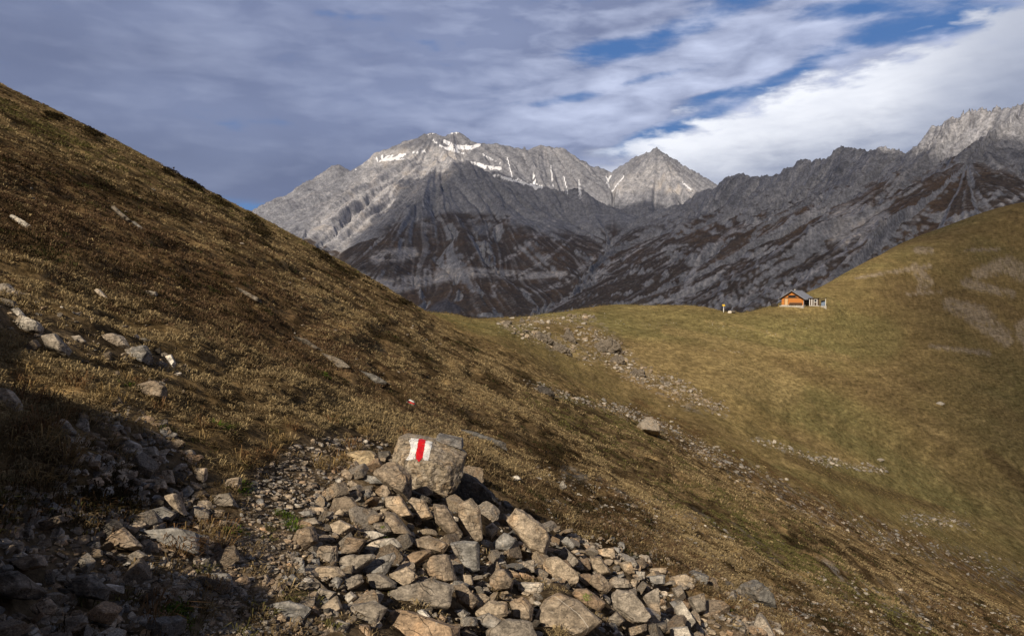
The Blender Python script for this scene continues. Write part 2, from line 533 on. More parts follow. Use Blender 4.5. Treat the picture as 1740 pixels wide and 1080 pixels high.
# smoother grazed turf of the saddle and the far hill
turf = C(.235, .178, .078); turf_g = C(.180, .158, .066); turf_b = C(.175, .125, .060); turf_y = C(.310, .232, .108)
fc = np.zeros(gx.shape + (3,)) + turf
fine = fbm2(gx / 1.6, gy / 6, 3, .6)
fc = mixc(fc, turf_g, sstep(nz4, -.15, .4) * .8)
fc = mixc(fc, turf_b, sstep(-nz4 + .4 * nz3, .05, .5) * .75)
fc = mixc(fc, turf_y, sstep(fine + .6 * nz3, .1, .7) * .55)
fc = mixc(fc, turf_b, sstep(-fine + .3 * nz3, .1, .7) * .40)
green_m = pxmask([[(1040, 545, 30), (1250, 560, 34), (1500, 575, 40)], [(1400, 790, 14), (1640, 860, 16)], [(780, 560, 12), (900, 560, 10)]], far_ok, 8)
fc = mixc(fc, turf_g, green_m * .65)
tan_m = pxmask([[(1090, 600, 26), (1190, 620, 40), (1330, 660, 40)], [(1130, 560, 8), (1330, 600, 8), (1440, 608, 6)]], far_ok)
fc = mixc(fc, turf_y, tan_m * .55)
lines = pxmask([[(1200, 545, 3), (1290, 560, 3), (1420, 600, 4), (1500, 640, 5), (1600, 690, 5), (1740, 745, 6)],
                [(1250, 770, 5), (1400, 800, 5), (1520, 835, 6), (1640, 880, 6), (1740, 905, 6)],
                [(1300, 640, 2), (1345, 655, 2)], [(1200, 580, 3), (1360, 640, 2)], [(1560, 720, 5), (1740, 800, 5)]], far_ok)
fc = mixc(fc, turf_y * 1.1, lines * .45 * sstep(fine, -.4, .2))
gul = pxmask([[(1680, 770, 10), (1760, 840, 16)], [(1340, 775, 9), (1480, 830, 9), (1600, 865, 7)]], far_ok)
fc = mixc(fc, turf_b * .7, gul * .8)
hill = sstep(gu, 1430, 1600) * far_ok * sstep(gv, 700, 560)
fc = mixc(fc, turf_b, hill * .35)
bare = pxmask([[(1455, 472, 3), (1580, 452, 5)], [(1555, 455, 10), (1575, 480, 14), (1560, 492, 5)], [(1560, 425, 9), (1582, 426, 7)],
               [(1610, 515, 12), (1660, 535, 24), (1710, 575, 16)], [(1660, 465, 12), (1710, 450, 18), (1760, 470, 24)],
               [(1640, 425, 3), (1700, 423, 3)], [(1740, 560, 20), (1760, 600, 20)], [(1640, 480, 10), (1720, 500, 8)],
               [(1540, 500, 3), (1600, 495, 3)], [(1580, 588, 4), (1680, 600, 6)]], far_ok)
hw = gz * 1.6 + .35 * gx          # height on the slope: scars break into ragged shelves
bare = np.clip(bare * sstep(fbm2(gx / 3.0, hw / 1.6, 5, .7) + .55 * fbm2(gx / .9, hw / .7, 3, .7) + bare * .62, .12, .75), 0, 1)
fc = mixc(fc, C(.330, .270, .195), bare * .85)
terr = pn2(gz / .9 + .6 * fbm2(gx / 9, gy / 14, 3), gx / 16) + .6 * pn2(gz / .38 + fbm2(gx / 6, gy / 9, 2), gx / 9 + 4)
fc = fc * (1 + .22 * np.clip(terr, -1, 1) * sstep(gy, 60, 100))[..., None]
speck = fbm2(gx / 3.2 + gy / 9, gz / .30 + gy / 30, 3, .75)
fc = fc * (1 + .55 * np.clip(speck, -.8, .8))[..., None]
mot = fbm2(gx / 9 + 7, gz / 1.3 + gy / 16, 4, .7)
fc = fc * (1 + .40 * np.clip(mot, -.8, .8))[..., None]
nterr = pn2(gz / .42 + .7 * fbm2(gx / 5, gy / 7, 3), gy / 9) + .6 * pn2(gz / .17 + fbm2(gx / 2, gy / 3, 2), gy / 4 + 4)
nterr = nterr * sstep(np.hypot(gx, gy), 8, 16)
base = mixc(base, straw * 1.1, sstep(nterr, .15, .8) * .55)
base = mixc(base, dark, sstep(-nterr, .15, .8) * .55)
farw = sstep(gy + 18 * fbm2(gx / 20, gy / 20, 2), 50, 92) * gfront
base = mixc(base, fc, farw)
ridge_l = pxmask([[(700, 520, 6), (760, 555, 10), (870, 605, 10), (940, 650, 14), (1000, 672, 14)], [(1060, 640, 6), (1150, 680, 7)],
                  [(1180, 770, 10), (1250, 818, 12), (1400, 890, 12), (1560, 955, 12), (1740, 1035, 14)]], gfront & (gy > 20))
base = mixc(base, C(.31, .215, .095), ridge_l * sstep(nz1 + nz2, -.5, .3) * .75)
heath = pxmask([[(1080, 690, 16), (1160, 740, 26), (1290, 800, 24), (1500, 900, 24), (1740, 1000, 20)], [(640, 640, 20), (700, 600, 14)]], gfront & (gy > 20))
base = mixc(base, C(.105, .058, .028), heath * .7 * sstep(nz1, -.4, .3))
crag_m = pxmask([[(850, 547, 7), (900, 565, 14), (960, 590, 18), (1040, 600, 24), (1100, 645, 18), (1180, 690, 14), (1230, 705, 8)], [(880, 545, 8), (1000, 545, 12), (1040, 575, 16)]], far_ok)
crag_m = crag_m * sstep(fbm2(gx / 1.7, gz / .7 + gy / 5, 4, .7), -.02, .32)
base = mixc(base, C(.27, .23, .18), crag_m * .7)
gul_m = pxmask([[(900, 655, 7), (985, 680, 8), (1100, 712, 10), (1180, 760, 14), (1260, 800, 18), (1400, 872, 24), (1540, 925, 26), (1740, 985, 28)], [(1280, 745, 6), (1400, 785, 7), (1500, 800, 6)],
                 [(1540, 880, 12), (1640, 895, 12)], [(780, 735, 8), (900, 780, 10), (1080, 840, 14), (1240, 900, 16), (1420, 985, 30), (1560, 1040, 40)]], gfront & (gy > 7))
gul_m = gul_m * sstep(fbm2(gx / .9, gz / .5 + gy / 3, 4, .7), .0, .35)
base = mixc(base, C(.215, .195, .165), gul_m * .75)
# soil of the path and under the rubble
pathd = seg_dist(gx, gy, PATH)
soil_m = sstep(pathd + .14 * nz2 + .008 * gy, .44, .18) * sstep(gy, 12, 7) * (gy > .5)
heap_px = pxmask([[(440, 1120, 120), (560, 960, 100), (640, 830, 55)], [(640, 850, 70), (760, 860, 60), (900, 930, 60), (1100, 1030, 60), (1250, 1110, 60)],
                  [(600, 1000, 130), (1000, 1080, 130)]], gfront & (gy < 9))
bank_px = pxmask([[(0, 540, 26), (130, 570, 30), (290, 620, 18)], [(190, 760, 60), (330, 860, 60), (300, 960, 90), (60, 1040, 130)],
                  [(40, 1000, 140), (320, 1080, 120)]], gfront & (gy < 12))
stony = np.clip(np.maximum(heap_px, bank_px * .9), 0, 1)
soil = C(.150, .112, .070)
base = mixc(base, soil * .8, np.clip(np.maximum(soil_m, stony), 0, 1) * .95)
base = mixc(base, soil * 1.5, soil_m * sstep(nz2, -.1, .4) * .5)
bwd = (gy < 1.0)
ground_cols = np.concatenate([base, np.clip(farw, 0, 1)[..., None]], -1).reshape(-1, 4)

gm, T, B = new_mat('turf_and_soil')
att = T.node('ShaderNodeAttribute', attribute_name='Col')
geo = T.node('ShaderNodeNewGeometry')
pos = geo.outputs['Position']
na = T.noise(T.mapping(pos, scale=(1, .5, 1)), 2.4, 6, .65)
nb = T.noise(pos, 14, 6, .7)
nc = T.noise(T.mapping(pos, scale=(1, .35, 1)), .55, 5, .6)
farf = att.outputs['Alpha']
v1 = T.ramp(na, .34, .68, .42, 1.55)
v2 = T.ramp(nb, .3, .72, .45, 1.55)
v3 = T.ramp(nc, .3, .7, .66, 1.34)
vv = T.m('MULTIPLY', T.m('MULTIPLY', v1, v2), v3)
nd = T.noise(T.mapping(pos, scale=(.35, .35, 2.2)), 1.5, 6, .7)
vf = T.m('MULTIPLY', T.m('MULTIPLY', T.ramp(na, .3, .7, .80, 1.20), T.ramp(nd, .3, .7, .62, 1.38)), T.ramp(nb, .3, .7, .8, 1.2))
val = T.node('ShaderNodeMix', data_type='FLOAT')
T.put(val.inputs[0], farf); T.put(val.inputs[2], vv); T.put(val.inputs[3], vf)
gcol = T.mix(1.0, att.outputs['Color'], T.comb(val.outputs[0], val.outputs[0], val.outputs[0]), 'MULTIPLY')
T.put(B.inputs['Base Color'], gcol)
bmp = T.node('ShaderNodeBump')
bmp.inputs['Strength'].default_value = .55
bmp.inputs['Distance'].default_value = .05
T.put(bmp.inputs['Height'], T.m('ADD', nb, T.m('MULTIPLY', na, 1.5)))
T.put(B.inputs['Normal'], bmp.outputs[0])
B.inputs['Roughness'].default_value = 1
B.inputs['Specular IOR Level'].default_value = 0

gf = grid_faces(len(RAD), len(ANG), wrap=True)[:, ::-1]
ring0 = None
gverts = np.stack([gx, gy, gz], -1).reshape(-1, 3)
hub = np.array([[0, 0, float(Hd(np.array([0.0]), np.array([0.0]))[0])]])
ground_me = np_mesh('ground', gverts, gf, gm, ground_cols)
ground = mesh_obj('ground', ground_me)
tag(ground, kind='structure')
# ------------------------------------------------------------------ the mountains
def smooth_noise_warp(x, y): return fbm2(x / 420, y / 420, 4, .55), fbm2(x / 420 + 31, y / 420 + 7, 4, .55)

RIDGES = [
 # (points (u, v, D)), steepness near the crest, length of that, steepness below
 (dict(s1=.95, lam=260, s2=.50), [(250, 640, 6000), (400, 478, 5900), (460, 398, 5800), (520, 336, 5700), (578, 279, 5600), (592, 292, 5560), (604, 288, 5550), (640, 258, 5500),
   (700, 236, 5500), (735, 224, 5500), (752, 232, 5500), (778, 222, 5500), (800, 239, 5500), (850, 244, 5550), (890, 256, 5600), (918, 247, 5600), (955, 250, 5600),
   (985, 270, 5650), (1038, 291, 5700), (1075, 268, 5600), (1115, 251, 5500), (1145, 285, 5480), (1185, 322, 5500), (1300, 330, 5800), (1500, 330, 6000)]),
 (dict(s1=.80, lam=350, s2=.62), [(690, 266, 5050), (640, 282, 4950), (606, 300, 4850), (575, 350, 4500), (560, 400, 4150), (590, 440, 3800), (640, 480, 3450)]),
 (dict(s1=.62, lam=500, s2=.37), [(690, 267, 5050), (760, 271, 4950), (830, 292, 4850), (900, 316, 4750), (980, 332, 4650), (1050, 346, 4500), (1080, 372, 4350), (1150, 346, 4100)]),
 (dict(s1=1.15, lam=210, s2=.44), [(1080, 372, 4350), (1150, 347, 4100), (1180, 329, 3950), (1200, 318, 3850), (1225, 306, 3700), (1250, 297, 3600), (1290, 303, 3450), (1330, 290, 3300), (1370, 266, 3150),
   (1400, 263, 3050), (1425, 241, 3000), (1445, 250, 2950), (1480, 257, 2850), (1498, 247, 2800), (1530, 259, 2700), (1570, 250, 2640), (1582, 221, 2600), (1650, 190, 2450),
   (1740, 176, 2300), (2000, 120, 2000), (2400, 60, 1700), (2800, 60, 1300)]),
 (dict(s1=.5, lam=200, s2=.42), [(1582, 240, 2590), (1480, 340, 2450), (1400, 400, 2250), (1330, 470, 2000)]),
 (dict(s1=.5, lam=200, s2=.42), [(1740, 190, 2280), (1640, 290, 2050), (1560, 360, 1850), (1480, 430, 1650)]),
 (dict(s1=.55, lam=200, s2=.42), [(1370, 275, 3140), (1290, 360, 2950), (1220, 430, 2750), (1160, 490, 2500)]),
 (dict(s1=.55, lam=200, s2=.40), [(1200, 325, 3840), (1130, 390, 3700), (1060, 450, 3500)]),
 (dict(s1=.55, lam=260, s2=.38), [(850, 300, 4820), (830, 350, 4550), (790, 375, 4300), (700, 400, 4050), (640, 430, 3850)]),
 (dict(s1=.6, lam=120, s2=.45), [(738, 522, 2750), (758, 508, 2720), (778, 522, 2700)]),
 (dict(s1=.4, lam=120, s2=.35), [(850, 512, 3100), (885, 500, 3150), (930, 508, 3200)]),
]

def ridge_field(x, y):
    z = np.full(x.shape, -150.0) + 14 * fbm2(x / 500, y / 500, 3)
    wx, wy = smooth_noise_warp(x, y)
    for prm, pts in RIDGES:
        P = at([p[0] for p in pts], [p[1] for p in pts], np.array([p[2] for p in pts], float))
        for a, b in zip(P[:-1], P[1:]):
            dx, dy = b[0] - a[0], b[1] - a[1]
            L = dx * dx + dy * dy
            t = np.clip(((x - a[0]) * dx + (y - a[1]) * dy) / L, 0, 1)
            d0 = np.hypot(x - a[0] - t * dx, y - a[1] - t * dy)
            d = np.maximum(d0 + np.minimum(d0 * .35, 90) * wx, 0)
            zr = a[2] + (b[2] - a[2]) * t
            zz = zr - (prm['s2'] * d + (prm['s1'] - prm['s2']) * prm['lam'] * (1 - np.exp(-d / prm['lam'])))
            z = np.maximum(z, zz)
    return z

MU = np.linspace(-60, 1900, 560)
MD = np.geomspace(1250, 6600, 400)
def mgrid(MU, MD):
    U, D = np.meshgrid(MU, MD)
    return D * (U - U0) / FPX, D + 0 * U
mx, my = mgrid(MU, MD)
mz = ridge_field(mx, my)
mz = mz + 10 * fbm2(mx / 110, my / 110, 4, .6)
z_start = mz.copy()

def neighbours(z, x, y):
    nr, nc = z.shape
    idx = np.arange(nr * nc).reshape(nr, nc)
    best = np.zeros_like(z); rec = idx.copy()
    for di in (-1, 0, 1):
        for dj in (-1, 0, 1):
            if di == 0 and dj == 0: continue
            i0, i1 = max(0, -di), nr - max(0, di); j0, j1 = max(0, -dj), nc - max(0, dj)
            A = (slice(i0, i1), slice(j0, j1)); Bq = (slice(i0 + di, i1 + di), slice(j0 + dj, j1 + dj))
            s = (z[A] - z[Bq]) / np.hypot(x[A] - x[Bq], y[A] - y[Bq])
            m = s > best[A]
            best[A] = np.where(m, s, best[A]); rec[A] = np.where(m, idx[Bq], rec[A])
    return best, rec.ravel()

def accumulate(rec, area):
    S = area.ravel().copy(); ptr = rec.copy(); me = np.arange(len(rec))
    for _ in range(10):
        live = ptr != me
        # a pit points to itself and must not be counted again
        S = S + np.bincount(ptr[live], weights=S[live], minlength=len(rec))
        nxt = ptr[ptr]
        done = rec[ptr] == ptr
        ptr = np.where(done, me, nxt)
    return S

cell = np.gradient(my, axis=0) * np.gradient(mx, axis=1)
for it in range(40):
    slope, rec = neighbours(mz, mx, my)
    acc = accumulate(rec, cell).reshape(mz.shape)
    dist_k = np.sqrt(acc) / 900.0
    F = np.clip(.30 * np.maximum(dist_k - .06, 0), 0, .5)
    zr = mz.ravel()[rec].reshape(mz.shape)
    mz = (mz + F * zr) / (1 + F)
    if it % 3 == 0:
        lap = np.zeros_like(mz)
        lap[1:-1, 1:-1] = (mz[:-2, 1:-1] + mz[2:, 1:-1] + mz[1:-1, :-2] + mz[1:-1, 2:]) / 4 - mz[1:-1, 1:-1]
        mz = mz + .12 * lap
_cw = np.exp(-(np.maximum(z_start.max(0, keepdims=True) - z_start, 0) / 55.0) ** 2)
mz = mz + np.maximum(z_start - mz, 0) * _cw
slope, rec = neighbours(mz, mx, my)
acc = accumulate(rec, cell).reshape(mz.shape)
lacc = np.log10(acc + 1)

# finer sheet
def upsample(a, f=2):
    n0, n1 = a.shape
    i = np.linspace(0, n0 - 1, n0 * f - f + 1); j = np.linspace(0, n1 - 1, n1 * f - f + 1)
    i0 = np.minimum(i.astype(int), n0 - 2); j0 = np.minimum(j.astype(int), n1 - 2)
    a_ = (i - i0)[:, None]; b_ = (j - j0)[None]
    return (a[i0][:, j0] * (1 - a_) * (1 - b_) + a[i0 + 1][:, j0] * a_ * (1 - b_) + a[i0][:, j0 + 1] * (1 - a_) * b_ + a[i0 + 1][:, j0 + 1] * a_ * b_)
def blur0(a, n):
    for _ in range(n):
        a = a.copy()
        a[1:-1, 1:-1] = (a[:-2, 1:-1] + a[2:, 1:-1] + a[1:-1, :-2] + a[1:-1, 2:] + 2 * a[1:-1, 1:-1]) / 6
    return a
z_start = blur0(z_start * .75 + mz * .25, 70)
mx, my, mz, lacc, z0u = upsample(mx), upsample(my), upsample(mz), upsample(lacc), upsample(z_start)

def blur(a, n):
    for _ in range(n):
        a = a.copy()
        a[1:-1, 1:-1] = (a[:-2, 1:-1] + a[2:, 1:-1] + a[1:-1, :-2] + a[1:-1, 2:] + 2 * a[1:-1, 1:-1]) / 6
    return a
def grads(z):
    a = np.gradient(z, axis=1) / np.gradient(mx, axis=1)
    b = np.gradient(z, axis=0) / np.gradient(my, axis=0)
    return a, b - a * (mx / my)
def samp(a, x, y):
    fi = np.clip(np.log(np.maximum(y, 1) / MD[0]) / math.log(MD[-1] / MD[0]), 0, 1) * (a.shape[0] - 1.001)
    fj = np.clip((U0 + FPX * x / y - MU[0]) / (MU[-1] - MU[0]), 0, 1) * (a.shape[1] - 1.001)
    i = fi.astype(np.int32); j = fj.astype(np.int32); p = (fi - i).astype(np.float32); q = (fj - j).astype(np.float32)
    return (a[i, j] * (1 - q) + a[i, j + 1] * q) * (1 - p) + (a[i + 1, j] * (1 - q) + a[i + 1, j + 1] * q) * p
g0x, g0y = grads(z0u)
gn = np.hypot(g0x, g0y) + 1e-4
g0x, g0y = g0x / gn, g0y / gn
def smear(src, step, n):
    """drag a pattern up and down the fall line, so it runs as chutes and ribs"""
    acc_ = src.copy(); w = 1.0
    for sg in (-1, 1):
        px, py = mx.copy(), my.copy()
        for k_ in range(n):
            dx, dy = samp(g0x, px, py), samp(g0y, px, py)
            px = px + sg * step * dx; py = py + sg * step * dy
            acc_ = acc_ + samp(src, px, py)
            w += 1
    return acc_ / w
lic1 = smear(fbm2(mx / 42 + 4, my / 42, 2, .5), 26, 12); lic1 /= lic1.std()
lic2 = smear(fbm2(mx / 15 + 9, my / 15, 2, .6), 16, 9); lic2 /= lic2.std()
lic3 = smear(fbm2(mx / 110 + 1, my / 110, 2, .5), 50, 9); lic3 /= lic3.std()
lic4 = smear(fbm2(mx / 240 + 6, my / 240, 2, .5), 75, 8); lic4 /= lic4.std()
gxr, gyr = grads(mz)
sl_s = blur(np.hypot(gxr, gyr), 6)
craggy = sstep(sl_s + .1 * fbm2(mx / 200, my / 200, 3), .52, .80)
craggy = np.maximum(craggy, sstep(mz + 120 * fbm2(mx / 300, my / 300, 3), 330, 520))
rdist = np.full(mx.shape, 1e9)
for k_ in (0, 3):
    P = at([p[0] for p in RIDGES[k_][1]], [p[1] for p in RIDGES[k_][1]], np.array([p[2] for p in RIDGES[k_][1]], float))
    rdist = np.minimum(rdist, seg_dist(mx, my, [(p[0], p[1]) for p in P]))
crest = np.exp(-(rdist / 55.0) ** 2)
nearr = sstep(my, 4600, 3300)
mz = mz + (1 - .80 * crest) * (24 * lic4 * sstep(mz, -80, 150) + craggy * (17 * lic3 + 9 * lic1 + 3.0 * lic2) + (1 - craggy) * (6 * lic3 + 2.0 * lic1 + .8 * lic2))
mz = mz + craggy * (4.5 * fbm2(mx / 70, my / 70, 5, .6, ridged=True) + 1.6 * fbm2(mx / 14, my / 14, 3, .6))
mz = mz + (1 - craggy) * 1.2 * fbm2(mx / 40, my / 40, 4, .6)
mz = mz + crest * (.6 + .4 * nearr) * (40 * fbm2(mx / 95 + 3, my / 95, 4, .68) + (8 + 9 * nearr) * fbm2(mx / 30, my / 30, 3, .6))
# bedding: dipping strata stand out as ledges
dip = mz + .28 * mx - .05 * my + 30 * fbm2(mx / 500, my / 500, 3)
led = pn2(dip / 38, 0 * dip + 3.3) + .6 * pn2(dip / 15, 0 * dip + 9.3)
mz = mz + craggy * 4.0 * led
mu_, mv_ = proj(mx, my, mz)

def mstroke(polys, dmin=0, dmax=1e9):
    m = np.zeros_like(mx)
    for pts in polys:
        for (a, b) in zip(pts[:-1], pts[1:]):
            dx, dy = b[0] - a[0], b[1] - a[1]
            L = dx * dx + dy * dy + 1e-6
            t = np.clip(((mu_ - a[0]) * dx + (mv_ - a[1]) * dy) / L, 0, 1)
            dd = np.hypot(mu_ - a[0] - t * dx, mv_ - a[1] - t * dy)
            w = a[2] + (b[2] - a[2]) * t
            m = np.maximum(m, 1 - sstep(dd, w * .5, w * 1.3))
    return m * ((my > dmin) & (my < dmax))

gxr, gyr = grads(mz)
sl2 = blur(np.hypot(gxr, gyr), 1)
nA = fbm2(mx / 120, my / 120, 5, .6); nB = fbm2(mx / 30 + 3, my / 30, 4, .65); nC = fbm2(mx / 700, my / 700, 3)
# streaks down the fall line: coordinate along the contour = azimuth of the drained cell, taken from accumulated flow
rock = C(.215, .223, .256); rock_d = C(.095, .100, .124); rock_l = C(.385, .390, .425); rock_w = C(.36, .30, .24)
grass_d = C(.072, .057, .047); grass_r = C(.100, .070, .048); scree = C(.330, .330, .360)
mc = np.zeros(mx.shape + (3,)) + rock
mc = mixc(mc, rock_d, sstep(.8 * nA + .3 * led + .30 * lic1 + .2 * lic3, .0, .8) * .75)
mc = mixc(mc, rock_l, sstep(-.8 * nA + .35 * nB + .30 * lic2 - .25 * lic1, .1, .9) * .6)
hi = mz + 130 * nA + 90 * nC
veg = sstep(hi + 45 * lic3 + 20 * lic1 - 70 * sstep(my, 4200, 3400) + 40 * sstep(my, 3500, 4300), 400, 250) * sstep(sl2 + .22 * nB + .05 * lic1, 1.0, .76)
veg = np.maximum(veg, mstroke([[(1400, 395, 12), (1470, 350, 18), (1520, 300, 14)], [(1450, 430, 12), (1560, 330, 14), (1680, 220, 9)], [(1230, 395, 8), (1330, 345, 8)],
                               [(690, 395, 12), (760, 372, 14), (860, 372, 8)], [(1290, 400, 14), (1400, 350, 10)]], 0, 4600) * sstep(nA, -.4, .0) * sstep(sl2, 1.15, .8))
veg = veg * (1 - mstroke([[(470, 380, 50), (600, 330, 70), (600, 420, 50)]], 3600))
gr = mixc(np.zeros(mx.shape + (3,)) + grass_d, grass_r, sstep(nA + nC, -.1, .5))
mc = mixc(mc, gr, veg)
# scree chutes in the drainage lines
st = np.maximum(sstep(lic1 + .6 * lic2 + .25 * nB, .6, 1.6), .8 * sstep(lic2 + .3 * lic1, .7, 1.7)) * sstep(mz, -110, -40)
fans = sstep(fbm2(mx / 170 + 8, my / 170, 3), -.05, .35)
mc = mixc(mc, scree * (.9), np.clip(st * (.45 + .55 * fans), 0, 1) * .8)
chutes = mstroke([[(1190, 425, 4), (1183, 450, 6), (1170, 480, 7), (1150, 518, 9)], [(1395, 335, 5), (1375, 360, 9), (1368, 372, 10)],
                  [(1330, 360, 5), (1240, 395, 5), (1215, 415, 3)], [(1060, 395, 3), (960, 480, 5), (900, 500, 3)], [(1120, 400, 3), (1030, 455, 6), (945, 520, 4)],
                  [(880, 355, 2), (800, 440, 3), (760, 455, 5), (720, 460, 4)], [(842, 480, 3), (838, 500, 7)], [(960, 360, 2), (880, 430, 4), (840, 450, 3)],
                  [(1590, 330, 2), (1520, 380, 3), (1440, 440, 4)], [(1740, 330, 5), (1640, 380, 6), (1560, 420, 4)], [(1300, 480, 3), (1240, 520, 5)],
                  [(1010, 370, 2), (930, 440, 3), (870, 475, 3)], [(1180, 500, 3), (1090, 520, 4)], [(1480, 400, 3), (1370, 470, 4), (1330, 500, 4)],
                  [(1270, 430, 2), (1200, 480, 3)], [(1520, 270, 2), (1500, 330, 2), (1440, 370, 2)]])
mc = mixc(mc, scree * 1.15, np.clip(chutes * sstep(nB + .3 * lic2, -.3, .5), 0, 1) * .8)
band = mstroke([[(600, 470, 13), (660, 488, 15), (720, 475, 12), (800, 462, 9), (900, 468, 7), (960, 465, 5)], [(640, 438, 12), (700, 430, 12)],
                [(1400, 395, 6), (1430, 370, 22), (1470, 350, 12)], [(1430, 400, 22), (1500, 370, 14)]], 0, 5000)
mc = mixc(mc, mixc(np.zeros(mx.shape + (3,)) + C(.32, .32, .345), C(.46, .42, .39), sstep(nB, 0, .5)), band * sstep(nA + nB * .6 + .15 * lic2, -.5, .1) * .95)
bright = mstroke([[(560, 400, 40), (640, 330, 42), (760, 285, 20)], [(1050, 320, 14), (1120, 300, 26), (1170, 325, 14)], [(620, 270, 16), (780, 262, 16)]], 3600)
mc = mixc(mc, mixc(np.zeros(mx.shape + (3,)) + C(.44, .44, .465), C(.50, .465, .44), sstep(nA, 0, .5)), bright * sstep(nA + nB, -.7, .3) * .75)
knoll = mstroke([[(738, 524, 8), (758, 518, 12), (776, 526, 8)]], 2550, 2900)
mc = mixc(mc, C(.085, .085, .105), knoll * .8)
snow = mstroke([[(638, 272, 3), (684, 268, 4)], [(700, 259, 2), (722, 257, 2)], [(755, 240, 3), (775, 250, 4), (800, 251, 4), (814, 246, 3)], [(760, 252, 3), (776, 256, 3)],
                [(728, 229, 2), (738, 226, 1)], [(760, 227, 2), (778, 224, 2)], [(800, 275, 2), (830, 285, 4), (850, 286, 3)], [(840, 298, 3), (880, 308, 2), (920, 318, 3)],
                [(906, 296, 2), (910, 320, 4)], [(880, 303, 2), (890, 312, 3)], [(983, 300, 1), (986, 335, 3)], [(1000, 312, 2), (1012, 316, 2)], [(1030, 300, 1), (1035, 318, 2)],
                [(546, 408, 3), (550, 402, 2)], [(606, 288, 2), (596, 286, 1)], [(690, 262, 2), (640, 268, 2)], [(735, 238, 1.5), (752, 250, 1.5), (790, 262, 1.5)], [(820, 262, 1.5), (850, 278, 1.5)], [(862, 268, 1), (870, 300, 1.5)], [(936, 280, 1), (940, 318, 1.5)], [(1046, 285, 1), (1030, 312, 1.5)], [(1060, 300, 1.5), (1040, 325, 1.5)], [(1160, 310, 1.5), (1175, 322, 1.5)], [(958, 300, 1), (965, 330, 1.2)]], 3900)
snow = snow * sstep(nB + .5 * nA + .22 * lic2, -.38, .0)
mcols = np.concatenate([mc, snow[..., None]], -1).reshape(-1, 4)

mm, T, B = new_mat('mountain_rock_and_turf')
att = T.node('ShaderNodeAttribute', attribute_name='Col')
geo = T.node('ShaderNodeNewGeometry'); pos = geo.outputs['Position']
na = T.noise(pos, .03, 6, .65); nb = T.noise(pos, .12, 5, .65)
k = T.m('MULTIPLY', T.ramp(na, .32, .68, .75, 1.25), T.ramp(nb, .3, .7, .72, 1.28))
c0 = T.mix(1.0, att.outputs['Color'], T.comb(k, k, k), 'MULTIPLY')
c1 = T.mix(T.ramp(att.outputs['Alpha'], .35, .6), c0, (.82, .85, .92))
T.put(B.inputs['Base Color'], c1)
bmp = T.node('ShaderNodeBump'); bmp.inputs['Strength'].default_value = .5; bmp.inputs['Distance'].default_value = 4
T.put(bmp.inputs['Height'], T.m('ADD', na, T.m('MULTIPLY', nb, .5))); T.put(B.inputs['Normal'], bmp.outputs[0])
B.inputs['Roughness'].default_value = 1; B.inputs['Specular IOR Level'].default_value = 0
mo = mesh_obj('mountains', np_mesh('mountains', np.stack([mx, my, mz], -1).reshape(-1, 3), grid_faces(*mx.shape), mm, mcols))
tag(mo, kind='structure')

# ------------------------------------------------------------------ broken cloud deck over the range (outside the picture, it shades the slopes)
cm = bpy.data.materials.new('cloud_vapour'); cm.use_nodes = True
T = NT(cm.node_tree); T.n.clear()
o_ = T.node('ShaderNodeOutputMaterial'); d_ = T.node('ShaderNodeBsdfDiffuse'); t_ = T.node('ShaderNodeBsdfTransparent'); x_ = T.node('ShaderNodeMixShader')
d_.inputs[0].default_value = (.9, .9, .9, 1)
x_.inputs[0].default_value = .45
T.l.new(t_.outputs[0], x_.inputs[1]); T.l.new(d_.outputs[0], x_.inputs[2]); T.l.new(x_.outputs[0], o_.inputs[0])
CZ = 2600.0
def cloud(pts, seed, rag=130, th_=9):
    """pts: (u, v, D) places on the slopes whose sunlight the cloud takes"""
    P = at([p[0] for p in pts], [p[1] for p in pts], np.array([p[2] for p in pts], float))
    k = (CZ - P[:, 2]) / -SUN_TRAVEL.z
    Q = np.stack([P[:, 0] - SUN_TRAVEL.x * k, P[:, 1] - SUN_TRAVEL.y * k], -1)
    lo, hi_ = Q.min(0) - 150, Q.max(0) + 150
    n = 150
    X_, Y_ = np.meshgrid(np.linspace(lo[0], hi_[0], n), np.linspace(lo[1], hi_[1], n))
    inside = np.zeros(X_.shape, bool)
    for a, b in zip(Q, np.roll(Q, -1, 0)):
        c = ((a[1] > Y_) != (b[1] > Y_)) & (X_ < (b[0] - a[0]) * (Y_ - a[1]) / (b[1] - a[1] + 1e-9) + a[0])
        inside ^= c
    d = seg_dist(X_, Y_, [tuple(q) for q in Q] + [tuple(Q[0])]) * np.where(inside, 1, -1)
    d = d + rag * fbm2(X_ / (rag * 2.3) + seed, Y_ / (rag * 2.3), 5, .6)
    th = np.clip(np.sqrt(np.maximum(d, 0)) * th_, 0, 170)
    top = CZ + th * (1 + .35 * fbm2(X_ / 120 + seed, Y_ / 120, 3)); bot = CZ - th * .25 - 1
    keep = d > -5
    f = grid_faces(n, n)
    kf = keep.ravel()[f].all(1)
    V = np.concatenate([np.stack([X_, Y_, top], -1).reshape(-1, 3), np.stack([X_, Y_, bot], -1).reshape(-1, 3)])
    F_ = np.concatenate([f[kf], f[kf][:, ::-1] + n * n])
    me = np_mesh('cloud', V, F_, cm)
    bm = bmesh.new(); bm.from_mesh(me)
    bmesh.ops.delete(bm, geom=[v for v in bm.verts if not v.link_faces], context='VERTS')
    bm.to_mesh(me); bm.free()
    tag(mesh_obj('cloud', me), kind='structure')
